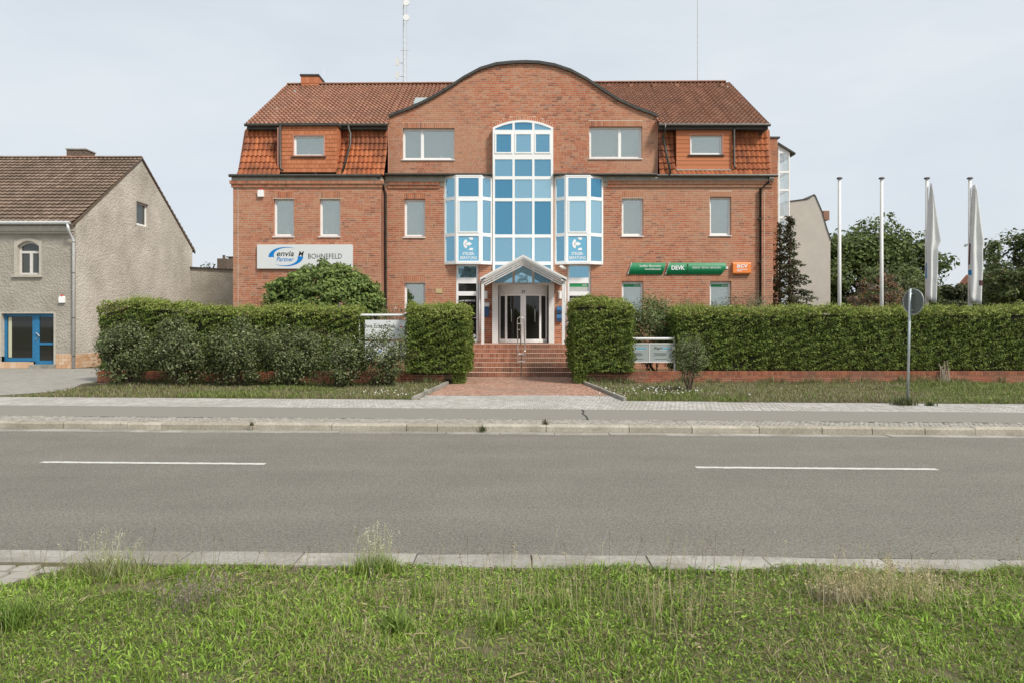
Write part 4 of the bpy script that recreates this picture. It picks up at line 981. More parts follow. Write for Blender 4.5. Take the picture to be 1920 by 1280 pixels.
MB().tube([(X(1055, YF), YF - .2, Z(503, YF)), (X(1055, YF), YF - .0, Z(506, YF))], .02, 6).build('bracket', M_alu, cc)
# rear brick stair core and glass stair tower
tw = thing('glass_stair_tower', (13.3, 36, 0), 'glazed white framed stair tower with brick core behind the office building', 'tower')
MB().box(10.9, X(1458, 34), 34, 38.5, 0, Z(260, 34)).build('brick_core', M_mortar, tw)
cb_ = []; lay(10.9, X(1458, 34), 0, Z(260, 34), [], lambda a, b, c, d: cb_.append((a, b, 33.99, 34.01, c, d))); boxes_mesh('brickwork', cb_, M_brick, tw)
MB().box(10.8, X(1462, 34), 33.95, 38.5, Z(260, 34), Z(257, 34)).build('core_cap', M_dark, tw)
x0, x1, ty0, ty1 = X(1458, 34.4), X(1481, 34.4), 34.4, 36.4; tz1 = Z(286, 34.4)
zl = [0] + [Z(p, 34.4) for p in (580, 508, 460, 408, 357, 323, 286)]
fm = MB()
for x in (x0 + .04, x1 - .06):
    for y in (ty0, ty1): fm.box(x, x + .06, y, y + .06, 0, tz1 + (.5 if x < x0 + .1 else .0))
for z in zl[1:]:
    fm.box(x0 + .1, x1 - .06, ty0 + .002, ty0 + .058, z - .05, z + .05); fm.box(x1 - .058, x1 - .002, ty0 + .06, ty1, z - .05, z + .05); fm.box(x0 + .1, x1 - .06, ty1 + .002, ty1 + .058, z - .05, z + .05)
fm.build('frame', M_white, tw)
M_tglass = glass_mat('stair_glass', (.92,.95,.94), .3)
for a, b in zip(zl[:-1], zl[1:]):
    MB().box(x0 + .1, x1 - .06, ty0 + .02, ty0 + .03, a + .05, b - .05).build('pane', M_tglass, tw); MB().box(x1 - .035, x1 - .025, ty0 + .06, ty1, a + .05, b - .05).build('pane', M_tglass, tw)
MB().prism([(x0, Z(268, 34.4)), (x1 + .25, Z(288, 34.4)), (x1 + .25, Z(291, 34.4)), (x0, Z(272, 34.4))], ty0 - .1, ty1 + .1).build('tower_roof', M_dark, tw)
MB().prism([(x0 + .1, zl[-1] + .05), (x1 - .03, zl[-1] + .05), (x0 + .1, Z(273, 34.4))], ty0 + .02, ty0 + .04).build('gable_panel', M_white, tw)

# ================================================================== MAST AND ANTENNA
ms = thing('lattice_mast', (X(758, 60), 60, 0), 'tall pale lattice radio mast rising behind the roof', 'mast')
mx0 = X(758.5, 60); wd = .17
lg = MB()
for k in range(3):
    t = k * 2.094 + .3; lg = MB().tube([(mx0 + wd * 1.15 * math.cos(t), 60 + wd * 1.15 * math.sin(t), 0), (mx0 + wd * 1.15 * math.cos(t), 60 + wd * 1.15 * math.sin(t), 38)], .028, 5); lg.build('leg', M_zinc, ms)
br = MB()
zz = 18.0
while zz < 37.5:
    for k in range(3):
        t0, t1 = k * 2.094 + .3, (k + 1) * 2.094 + .3
        br.tube([(mx0 + wd * 1.15 * math.cos(t0), 60 + wd * 1.15 * math.sin(t0), zz), (mx0 + wd * 1.15 * math.cos(t1), 60 + wd * 1.15 * math.sin(t1), zz + .5)], .012, 4, cap=False)
    zz += .5
tag(br.build('bracing', M_zinc, ms), kind='stuff')
for py in (118, 143):
    z = Z(py, 60); MB().prism([(mx0 - .75, z - .3), (mx0 - .45, z - .42), (mx0 - .4, z + .2), (mx0 - .72, z + .34)], 59.7, 59.76).build('panel_antenna', M_alu, ms)
    MB().tube([(mx0 - .6, 59.8, z - .05), (mx0 - .1, 59.95, z - .05)], .04, 6).build('bracket', M_zinc, ms)
for py in (10, 38): MB().tube([(mx0 + .22, 59.6, Z(py, 60)), (mx0 + .22, 59.5, Z(py, 60))], .28, 12).build('dish', M_white, ms)
MB().tube([(mx0 - .35, 59.9, Z(96, 60)), (mx0 + .4, 59.9, Z(96, 60))], .02, 5).build('cross_arm', M_zinc, ms)
an = MB().tube([(X(1308, 36), 36, 11.2), (X(1308, 36), 36, 24)], [.03, .018], 6).build('whip_antenna', M_zinc); tag(an, 'thin straight whip antenna standing behind the roof ridge', 'antenna')

# ================================================================== THE GREY HOUSE ON THE LEFT
HX, HY, HYB, HYR = -18.5, 28.95, 39.5, 34.1
HE, HR = 6.2, 10.15
hs = thing('grey_house', (-26, 33, 0), 'old grey roughcast house with brown tiled roof and blue shop door', 'house')
wx = px_rect(33, 74, 452, 516, HY); dx_ = px_rect(3, 101, 588, 683, HY)
wall_sheet('front_wall', -40, HX, 0, HE, [wx, dx_], HY, M_render, hs, step=.05)
gm_ = MB()
gwin = (33.6, 34.7, 6.75, 7.9)
def gtop(y): return HE + (HR - HE) * (1 - abs(y - HYR) / (HYR - HY)) if y < HYR else HE + (HR - HE) * (1 - (y - HYR) / (HYB - HYR))
def gq(ya, yb, z0a, z0b, z1a, z1b): gm_.face([(HX, ya, z0a), (HX, yb, z0b), (HX, yb, z1b), (HX, ya, z1a)])
gq(HY, gwin[0], 0, 0, gtop(HY), gtop(gwin[0])); gq(gwin[0], gwin[1], 0, 0, gwin[2], gwin[2]); gm_.face([(HX, gwin[0], gwin[3]), (HX, gwin[1], gwin[3]), (HX, gwin[1], gtop(gwin[1])), (HX, HYR, HR), (HX, gwin[0], gtop(gwin[0]))])
gq(gwin[1], HYB, 0, 0, gtop(gwin[1]), HE); gm_.build('gable_wall', M_render2, hs)
MB().box(-40, HX - .01, HYB - .2, HYB, 0, HE).build('rear_wall', M_render2, hs)
rf = MB().prism([(HY - .25, HE - .1), (HYR, HR - .02), (HYB + .25, HE - .1), (HYB + .25, HE - .2), (HYR, HR - .14), (HY - .25, HE - .2)], -40, HX + .02, 'x').build('roof', M_dark, hs)
pantile_slope('roof_tiles', -32, HX + .06, HY - .32, HE - .08, HYR, HR, 21, .21, M_oldtile, rf, amp=.018, lip=.075)
pantile_slope('roof_tiles', -32, HX + .06, HYB + .3, HE - .08, HYR, HR, 21, .21, M_oldtile, rf, amp=.018, lip=.075)
for i in range(36):
    x = HX - .17 - i * .36; n = 6
    pr = [(HYR + .13 * math.cos(math.pi * k / n), HR + .0 + .09 * math.sin(math.pi * k / n)) for k in range(n + 1)]
    MB().prism(pr, x - .19, x + .17, 'x').build('ridge_tile', M_tile if 5 < i < 11 else M_oldtile, rf)
cx0 = X(132, 34.6); ck = MB().box(cx0, cx0 + .95, 34.3, 35.1, 9.4, Z(283, 34.5)).build('chimney', mat('dark_chimney_brick', (.14,.105,.08), .95, var=.45, vscale=9, bump=.6, bscale=14), hs)
MB().box(cx0 - .04, cx0 + .99, 34.26, 35.14, Z(283, 34.5), Z(281, 34.5)).build('chimney_cap', M_fascia, ck)
MB().tube([(-40, HY - .36, HE - .12), (HX + .0, HY - .36, HE - .1)], .075, 8).build('gutter', M_zinc, hs)
MB().box(-40, HX - .05, HY - .22, HY, HE - .42, HE - .2).build('eaves_cornice', M_rendtrim, hs); MB().box(-40, HX - .08, HY - .12, HY, HE - .52, HE - .42).build('eaves_cornice', M_rendtrim, hs)
pxx = X(138, HY - .1)
pipe([(X(129, HY - .3), HY - .36, HE - .15), (X(129, HY - .3), HY - .34, HE - .4), (pxx, HY - .1, HE - .8), (pxx, HY - .09, .02)], .06, M_zinc, hs)
for z in (2.1, 4.0, .5, 5.3): MB().tube([(pxx, HY - .09, z), (pxx, HY - .09, z + .03)], .07, 10).build('pipe_collar', M_drain, hs)
# arched window of the house
a, b, c, d = wx; tr = MB()
tr.box(a - .14, a, HY - .03, HY + .2, c, d); tr.box(b, b + .09, HY - .03, HY + .2, c, d); tr.box(a - .2, b + .14, HY - .1, HY + .1, c - .09, c)
n = 8; ax = np.linspace(a, b, n + 1); az = lambda x: d - .22 * (abs(x - (a + b) / 2) / ((b - a) / 2)) ** 2
for p_, r_ in zip(ax[:-1], ax[1:]): tr.prism([(p_, az(p_)), (r_, az(r_)), (r_, d + .1 - .1 * (abs(r_ - (a+b)/2) / ((b-a)/2)) ** 2), (p_, d + .1 - .1 * (abs(p_ - (a+b)/2) / ((b-a)/2)) ** 2)], HY - .03, HY + .2)
tr.build('window_surround', M_rendtrim, hs)
wf = MB(); yw = HY + .14; M_oldw = mat('weathered_white_paint', (.62,.6,.56), .8, var=.25, vscale=25)
wf.box(a, a + .07, yw, yw + .06, c, d - .15); wf.box(b - .07, b, yw, yw + .06, c, d - .15); wf.box(a + .07, b - .07, yw, yw + .06, c, c + .1); wf.box(a + .07, b - .07, yw, yw + .06, c + .93, c + 1.03)
mid = a + (b - a) * .52; wf.box(mid - .06, mid + .06, yw - .002, yw + .06, c + .1, c + .93)
for p_, r_ in zip(ax[:-1], ax[1:]): wf.prism([(p_, az(p_) - .09), (r_, az(r_) - .09), (r_, az(r_)), (p_, az(p_))], yw + .002, yw + .06)
wo = wf.build('window', M_oldw, hs)
for q_ in ((a + .06, mid - .05, c + .09, c + .94), (mid + .05, b - .06, c + .09, c + .94), (a + .06, b - .06, c + 1.02, d - .08)): MB().box(q_[0], q_[1], yw + .03, yw + .036, q_[2], q_[3]).build('pane', mat('old_window_glass', (.05,.055,.05), .06, spec=.8) if 'old_window_glass' not in MATS else MATS['old_window_glass'], wo)
# shop front
a, b, c, d = dx_; sf = MB(); yd = HY + .16; xm = X(62, HY)
sf.box(a, a + .12, yd, yd + .08, c + .12, d - .03); sf.box(xm - .14, xm - .0, yd, yd + .08, c + .12, d - .03); sf.box(a + .12, xm - .14, yd, yd + .08, d - .12, d - .03); sf.box(a + .12, xm - .14, yd, yd + .08, c + .12, c + .27)
sw_ = sf.build('shop_window', M_bluepaint, hs)
MB().box(a + .12, xm - .14, yd + .03, yd + .04, c + .27, d - .12).build('pane', M_darkglass, sw_)
MB().box(a + .16, a + .3, yd + .018, yd + .026, c + .3, d - .16).build('curtain', mat('cream_curtain', (.5,.5,.36), .9), sw_)
df = MB(); df.box(xm, xm + .17, yd - .02, yd + .06, c, d - .03); df.box(b - .11, b, yd - .02, yd + .06, c, d - .03); df.box(xm + .17, b - .11, yd - .02, yd + .06, d - .14, d - .03); df.box(xm + .17, b - .11, yd - .02, yd + .06, c, c + .16); df.box(xm + .17, b - .11, yd - .02, yd + .06, c + .82, c + .92)
do = df.build('shop_door', M_bluepaint, hs)
for z0, z1 in ((c + .16, c + .82), (c + .92, d - .14)): MB().box(xm + .17, b - .11, yd + .01, yd + .02, z0, z1).build('pane', M_darkglass, do)
MB().tube([(xm + .05, yd - .06, c + 1.34), (xm + .2, yd - .06, c + 1.2), (xm + .05, yd - .06, c + 1.04)], .02, 6).build('door_handle', M_steel, do)
ds = MB(); ds.box(b, b + .09, HY - .02, HY + .16, c, d); ds.box(a - .12, b + .09, HY - .02, HY + .16, d, d + .06); ds.box(a - .12, a, HY - .02, HY + .16, .5, d); ds.build('door_surround', M_rendtrim, hs)
MB().box(xm - .1, b + .05, HY - .12, HY + .2, 0, c).build('threshold', M_gutter, hs)
# plinth tiles
pt = MB().box(-40, xm - .15, HY - .02, HY, 0, .275).build('plinth', M_mortar, hs)
def ptile(x0, x1, y0, y1, z0, z1): MB().box(x0, x1, y0, y1, z0, z1).build('plinth_tile', M_plinth, pt)
for r in range(4):
    z0 = .01 + r * .145; x = b + .1 - (.12 if r % 2 else 0)
    while x < HX - .02:
        xa = max(x, b + .1); xb = min(x + .24, HX + .03) - .008
        if xb - xa > .03: ptile(xa, xb, HY - .03, HY - .0, z0, z0 + .138)
        x += .245
    y = HY - .03 - (.12 if r % 2 else 0)
    while y < 34.5: ptile(HX, HX + .03, max(y, HY - .03) + .004, y + .236, z0, z0 + .138); y += .245
for k in range(22):
    x = a - .1 + k * .245
    if x < xm - .2: ptile(x, x + .235, HY - .03, HY, .01, .265)
pt2 = MB().box(b + .09, HX + .015, HY - .015, HY - .001, 0, .6); pt2.build('plinth', M_mortar, hs)
# gable window
ya, yb, z0, z1 = gwin; gw = MB(); xw = HX - .16
gw.box(xw, xw + .06, ya, ya + .09, z0, z1); gw.box(xw, xw + .06, yb - .09, yb, z0, z1); gw.box(xw, xw + .06, ya + .09, yb - .09, z1 - .08, z1); gw.box(xw, xw + .06, ya + .09, yb - .09, z0, z0 + .1)
go = gw.build('gable_window', M_white, hs); MB().box(xw + .02, xw + .026, ya + .09, yb - .09, z0 + .1, z1 - .08).build('pane', MATS['old_window_glass'], go)
rv = MB(); rv.face([(HX, ya, z0), (HX, ya, z1), (xw, ya, z1), (xw, ya, z0)]); rv.face([(HX, yb, z0), (xw, yb, z0), (xw, yb, z1), (HX, yb, z1)]); rv.face([(HX, ya, z1), (HX, yb, z1), (xw, yb, z1), (xw, ya, z1)]); rv.face([(HX, ya, z0), (xw, ya, z0), (xw, yb, z0), (HX, yb, z0)])
rv.box(HX - .002, HX + .02, ya - .1, ya, z0 - .05, z1 + .1); rv.box(HX - .002, HX + .02, yb, yb + .1, z0 - .05, z1 + .1); rv.box(HX - .002, HX + .02, ya, yb, z1, z1 + .1); rv.build('window_reveal', M_rendtrim, hs)
for y0, z0, y1, z1 in ((HY - .3, HE - .16, HYR, HR + .03), (HYR, HR + .03, HYB + .3, HE - .16)):
    MB().prism([(y0, z0 - .1), (y1, z1 - .1), (y1, z1 + .0), (y0, z0 + .0)], HX - .02, HX + .05, 'x').build('verge', M_oldtile, rf)
alarm(X(117.5, HY), HY - .0, Z(568, HY), 1.0, 'white alarm box with red beacon on the grey roughcast wall')
# rear yard wall, shed with chimney
yw_ = thing('yard_wall', (-15.5, 39.4, 0), 'dark roughcast yard wall between the grey house and brick building', 'wall')
MB().prism([(HX, 0), (-11, 0), (-11, Z(516, 39.4)), (HX, Z(503, 39.4))], 39.3, 39.6).build('wall', M_render, yw_)
MB().prism([(HX, Z(503, 39.4)), (-11, Z(516, 39.4)), (-11, Z(514, 39.4)), (HX, Z(501, 39.4))], 39.2, 39.7).build('coping', M_dark, yw_)
oc = thing('old_outbuilding', (X(425, 48), 48, 0), 'weathered outbuilding with stubby dark chimney behind the yard wall', 'outbuilding')
MB().box(X(424, 48), -15, 48.4, 52, 0, Z(482, 48)).build('wall', mat('weathered_planks', (.4,.33,.24), .9, var=.25, vscale=5), oc); MB().box(X(420, 48), -15, 48.3, 52.1, Z(482, 48), Z(480.5, 48)).build('roof', M_dark, oc)
k_ = MB().box(X(407, 47), X(425, 47), 47, 48.4, 0, Z(485, 47)).build('chimney', MATS['dark_chimney_brick'], oc); MB().tube([(X(416.5, 47), 47.3, Z(485, 47)), (X(416.5, 47), 47.3, Z(478, 47))], .1, 8).build('chimney_pot', MATS['dark_chimney_brick'], k_)

# ================================================================== BACKGROUND ON THE RIGHT
gh_ = thing('beige_gable_house', (20, 50, 0), 'tall windowless beige gable wall of the house behind the conifers', 'house')
D = 46.0; P_ = [(1470, 380), (1514, 374), (1520, 371), (1526, 366), (1529, 369), (1541, 397), (1550, 428), (1558, 452), (1557, 458), (1557, 640), (1470, 640)]
MB().prism([(X(a, D), max(0, Z(b, D))) for a, b in P_][::-1], D, D + 11).build('gable_wall', M_house, gh_)
for (a, b), (c, d) in zip(P_[:7], P_[1:8]):
    MB().prism([(X(a, D), Z(b, D)), (X(c, D), Z(d, D)), (X(c, D), Z(d, D) + .05), (X(a, D), Z(b, D) + .05)], D - .06, D + 11).build('roof_edge', M_dark, gh_)
MB().box(X(1538, D + 2), X(1549, D + 2), D + 1.5, D + 4, Z(415, D + 2), Z(398, D + 2)).build('dormer', M_tile, gh_)
def far_house(x0, x1, y0, y1, zw, zr, label, axis):
    t = thing('distant_house', ((x0+x1)/2, (y0+y1)/2, 0), label, 'house'); MB().box(x0, x1, y0, y1, 0, zw).build('wall', M_sign, t)
    if axis == 'x': ym = (y0 + y1) / 2; MB().prism([(y0 - .4, zw - .2), (ym, zr), (y1 + .4, zw - .2)], x0 - .3, x1 + .3, 'x').build('roof', M_mtile, t)
    else:
        xm_ = (x0 + x1) / 2; MB().prism([(x0, zw), (xm_, zr - .3), (x1, zw)], y0 + .01, y1).build('gable', M_sign, t)
        MB().prism([(x0 - .4, zw - .2), (xm_, zr), (x1 + .4, zw - .2), (x1 + .4, zw - .45), (xm_, zr - .28), (x0 - .4, zw - .45)], y0 - .4, y1 + .3).build('roof', M_mtile, t)
    for k in range(3):
        xw_ = x0 + (x1 - x0) * (k + .5) / 3; f_ = MB().box(xw_ - .45, xw_ + .45, y0 - .03, y0 + .02, zw - 1.9, zw - .6).build('window', M_darkglass, t); MB().box(xw_ - .55, xw_ + .55, y0 - .06, y0 - .0, zw - 2.0, zw - 1.91).build('sill', M_white, t)
far_house(X(1896, 62), X(2010, 62), 62, 72, 3.4, 7.0, 'distant white gabled house with red roof past the flagpoles', 'y')
far_house(X(1690, 75), X(1800, 75), 75, 84, 3.0, 5.3, 'distant low house with red roof behind the flags', 'x')
far_house(X(1550, 66), X(1592, 66), 66, 74, 2.6, 4.6, 'small red roofed house half hidden beside the beige gable', 'x')
van = thing('white_van', (X(1915, 44), 44, 0), 'white van parked beyond the hedge past the last flagpole', 'van')
vx = X(1884, 44); MB().prism([(vx, .4), (vx + 4.8, .4), (vx + 4.8, 2.6), (vx + 1.6, 2.6), (vx + 1.2, 2.5), (vx + .55, 1.75), (vx, 1.5)], 43.2, 45.0).build('body', M_white, van)
MB().prism([(vx + .7, 1.75), (vx + 1.3, 2.4), (vx + 2.0, 2.4), (vx + 2.0, 1.75)], 43.19, 43.2).build('side_window', M_darkglass, van)
for xx in (vx + .95, vx + 3.8): MB().tube([(xx, 43.15, .33), (xx, 43.4, .33)], .33, 16).build('wheel', M_ink, van); MB().tube([(xx, 44.8, .33), (xx, 45.05, .33)], .33, 16).build('wheel', M_ink, van)
# flagpoles
FP = [(1574, 'bare white flagpole next to the beige gable wall'), (1653, 'bare white flagpole in front of the big broadleaf tree'), (1738, 'white flagpole carrying the limp plain white flag'), (1818.5, 'white flagpole carrying the limp flag with dark printed blocks')]
for px, lab in FP:
    x = X(px, 26); zt_ = Z(336, 26); t = thing('flagpole', (x, 26, 0), lab, 'flagpole', 'row of four flagpoles')
    MB().tube([(x, 26, 0), (x, 26, zt_)], [.075, .055], 12).build('pole', M_alu, t, smooth=True); MB().tube([(x, 26, zt_), (x, 26, zt_ + .05)], [.11, .09], 12).build('cap', M_drain, t); MB().tube([(x - .07, 25.93, 1.2), (x - .062, 25.94, zt_)], .005, 5).build('halyard', M_grey, t); MB().box(x - .09, x - .05, 25.9, 25.95, 1.15, 1.3).build('cleat', M_galv, t)
def flag(px, pts, label, prints, ph):
    x = X(px, 26); n = 26; m = 22; V = []; Fq = []; mi = []
    for j in range(m + 1):
        v = j / m; z = Z(pts[0] + (pts[1] - pts[0]) * v, 25.9); wv = np.interp(v, [0, .25, .5, .56, .72, 1], pts[2])
        off = np.interp(v, [0, .5, 1], pts[3])
        for i in range(n + 1):
            u = i / n; fold = math.sin(u * 9.5 + ph + v * 2.6 + .6 * math.sin(v * 7)) * (.045 + .035 * v) + .03 * math.sin(v * 9 + u * 5 + ph); fold2 = math.cos(u * 4 + v * 3 + ph) * .03 + .05 * math.sin(v * 5.5 + ph) * u
            V.append((x + off + (u - .2) * wv + fold2 * .6, 25.87 + fold - .05 * math.sin(u * 3.14), z - (.18 * u * v if v > .9 else 0)))
    for j in range(m):
        for i in range(n):
            a = j * (n + 1) + i; Fq.append((a, a + n + 1, a + n + 2, a + 1)); u, v = i / n, j / m; k = 0
            for (u0, u1, v0, v1, c) in prints:
                if u0 <= u <= u1 and v0 <= v <= v1: k = c
            mi.append(k)
    me = bpy.data.meshes.new('flag'); a = np.array(V) - np.array((x, 25.9, 3)); me.from_pydata(a.tolist(), [], Fq)
    for q_ in (M_flag, M_flagp, M_flagb): me.materials.append(q_)
    me.polygons.foreach_set('material_index', mi); me.polygons.foreach_set('use_smooth', [True] * len(Fq)); me.update()
    so = bpy.data.objects.new('flag', me); col.objects.link(so); reg(so, (x, 25.9, 3)); md = so.modifiers.new('t', 'SOLIDIFY'); md.thickness = .004
    tag(so, label, 'flag', 'limp flags')
flag(1738, (345, 562, [.03, .26, .5, .34, .36, .36], [.06, .0, 0]), 'plain white flag hanging limp from its pole', [(0, .08, .68, .78, 2)], 0)
flag(1818.5, (348, 566, [.03, .3, .5, .44, .5, .5], [.06, .02, .0]), 'white flag with dark printed blocks hanging limp from its pole', [(.0, .06, .5, .68, 1), (.0, .08, .7, .76, 2), (.62, .9, .74, .77, 1), (.58, .9, .8, .83, 1)], 1.3)
# road sign seen from behind
rs = thing('road_sign', (X(1702, 16.1), 16.1, 0), 'round traffic sign seen from behind on a galvanised post by the pavement', 'road sign')
bx, tx = X(1701.5, 16.1), X(1706.5, 16.1); MB().tube([(bx, 16.1, -.02), (tx, 16.1, Z(541, 16.1))], .03, 10).build('post', M_galv, rs, smooth=True)
MB().tube([(tx, 16.1, Z(541, 16.1)), (tx, 16.1, Z(539.5, 16.1))], .034, 10).build('post_cap', M_ink, rs)
sc = Vector((X(1710, 16.0), 16.02, Z(566, 16.0))); nd = Vector((math.sin(math.radians(76)), math.cos(math.radians(76)), 0))
sc = Vector((tx + .03, 16.1, Z(566, 16.1))) + nd * .05
MB().tube([sc, sc + nd * .012], .295, 40).build('disc', M_signback, rs)
rim = MB(); ud = Vector((nd.y, -nd.x, 0)); rim.tube([sc + (ud * math.cos(t) + Vector((0, 0, 1)) * math.sin(t)) * .297 + nd * .004 for t in np.linspace(0, 2 * math.pi, 41)], .011, 6); rim.build('rim', M_galv, rs)
for dz in (.18, -.2): MB().tube([(tx, 16.1, sc.z + dz), tuple(sc + Vector((0, 0, dz)))], .025, 6).build('clamp', M_galv, rs)
# sign stands in the hedge gaps
def stand(px0, px1, py0, py1, D, label, two):
    x0, x1, z1 = X(px0, D), X(px1, D), Z(py0, D); t = thing('sign_stand', ((x0 + x1) / 2, D, 0), label, 'sign')
    MB().tube([(x0, D, z1), (x1, D, z1)], .042, 10).build('top_rail', M_alu, t)
    for x in (x0, x1): MB().tube([(x, D, 0.0), (x, D, z1)], .035, 10).build('post', M_alu, t)
    return t, x0, x1, z1
s1, x0, x1, z1 = stand(673, 766, 591, 660, 22.1, 'white framed name board stand overgrown by the dark shrubs', False); D = 22.1
MB().box(x0 + .2, x1 + .02, D - .02, D + .02, Z(636, D), Z(600, D)).build('board', M_sign, s1)
text_box('Uwe Echterdiek', X(681, D), X(742, D), Z(615, D), Z(607, D), D - .024, M_ink, s1, bold=.0)
MB().prism([(X(748, D), Z(614, D)), (X(756, D), Z(613, D)), (X(752, D), Z(611, D))], D - .026, D - .022).build('red_mark', M_red, s1)
MB().box(x0 + .2, x1, D - .02, D + .02, Z(675, D), Z(640, D)).build('board', M_sign, s1)
MB().prism([(X(706, D), Z(664, D)), (X(712, D), Z(656, D)), (X(715, D), Z(656, D)), (X(709, D), Z(664, D))], D - .026, D - .022).build('blue_mark', M_blueink, s1)
s2, x0, x1, z1 = stand(1170, 1265, 635, 690, 22.1, 'grey company board stand lettered Peri in the gap of the right hedge', True)
MB().box(x0, x1 - .06, D - .02, D + .02, Z(678, D), Z(643.5, D)).build('board', M_grey, s2)
fr_ = MB(); a, b, c, d = x0, x1 - .045, Z(679, D), Z(643, D)
fr_.box(a, b, D - .03, D + .03, d - .03, d); fr_.box(a, b, D - .03, D + .03, c, c + .03); fr_.box(b - .03, b, D - .03, D + .03, c + .03, d - .03); fr_.build('board_frame', M_alu, s2)
for k, pxm in enumerate((1183, 1228)):
    text_box('Peri', X(pxm - (1 if k else 4), D), X(pxm + (12 if k else 9), D), Z(655, D), Z(650, D), D - .024, M_ink, s2, bold=.01)
    MB().box(X(pxm + 13 - (0 if k else 3), D), X(pxm + 28, D), D - .026, D - .021, Z(654, D), Z(651.5, D)).build('teal_mark', M_film, s2)
    MB().box(X(pxm + 8, D), X(pxm + 23, D), D - .026, D - .021, Z(656.6, D), Z(656.1, D)).build('white_rule', M_lettw, s2)
    for j, py in enumerate((661.5, 663.5, 665.5, 672)): MB().box(X(pxm - 3 + 3 * (j % 2), D), X(pxm + 20 + 3 * (j % 2), D), D - .026, D - .021, Z(py + .5, D), Z(py, D)).build('text_line', M_ink, s2)
MB().box(X(1216.7, D), X(1218, D), D - .03, D - .0, c + .03, d - .03).build('divider', M_alu, s2)

# ================================================================== LOW BRICK WALLS
def lowwall(x0, x1, y, h, label):
    t = thing('low_brick_wall', ((x0 + x1) / 2, y + .15, 0), label, 'wall', 'low clinker walls under the hedges')
    MB().box(x0 + .01, x1 - .01, y + .005, y + .24, -.05, h - .012).build('core', M_mortar, t)
    c = .0833; rows = int((h - .115) / c + .01); me_c = {}
    def piece(L, hh, dd=.03):
        k = (round(L, 3), round(hh, 3), dd)
        if k not in me_c:
            mb = MB(); mb.box(0, L, 0, dd, 0, hh); me = bpy.data.meshes.new('brick'); me.from_pydata(mb.v, [], mb.f); me_c[k] = me
        return me_c[k]
    cnt = 0
    for r in range(rows):
        x = x0 - (.125 if r % 2 else 0)
        while x < x1:
            a, b = max(x, x0), min(x + .25, x1)
            if b - a > .03:
                link_mesh('brick', piece(round(b - a - .01, 3), c - .01), M_wallbrick, t, (a + .005, y + random.uniform(-.002, .002), .012 + r * c)); cnt += 1
            x += .25
    B = []; x = x0
    while x < x1: B.append((x + .004, min(x + .079, x1), y - .006, y + .25, h - .115, h + random.uniform(-.003, .003))); x += .0833
    boxes_mesh('cap_bricks', B, M_wallbrick, t)
WY = 21.72
lowwall(-13.2, -2.15, WY, .377, 'low red clinker wall half hidden behind the dark shrubs')
lowwall(2.33, 22.6, WY, .377, 'long low red clinker wall under the right hand hedge')

# ================================================================== HEDGES
def box_surface(n, x0, x1, y0, y1, z0, top, faces=('f','t','l','r')):
    """random points and normals on the faces of a clipped hedge; top is a function of x"""
    xs = np.linspace(x0, x1, 64); ztm = float(np.mean([top(x) for x in xs])); ar = {'f': (x1-x0)*(ztm-z0), 't': (x1-x0)*(y1-y0)*.8, 'l': (y1-y0)*(ztm-z0), 'r': (y1-y0)*(ztm-z0)}
    tot = sum(ar[f] for f in faces); P = []; N = []
    for f in faces:
        k = int(n * ar[f] / tot); u, v = rng.random(k), rng.random(k); x = x0 + u * (x1 - x0); tp = np.array([top(q) for q in x])
        if f == 'f': P.append(np.c_[x, np.full(k, y0), z0 + v * (tp - z0)]); N.append(np.tile((0, -1, .25), (k, 1)))
        elif f == 't': P.append(np.c_[x, y0 + v * (y1 - y0), tp]); N.append(np.tile((0, -.2, 1), (k, 1)))
        else:
            xx = x0 if f == 'l' else x1; P.append(np.c_[np.full(k, xx), y0 + u * (y1 - y0), z0 + v * (top(xx) - z0)]); N.append(np.tile((-1 if f == 'l' else 1, 0, .25), (k, 1)))
    return np.concatenate(P), np.concatenate(N).astype(float)
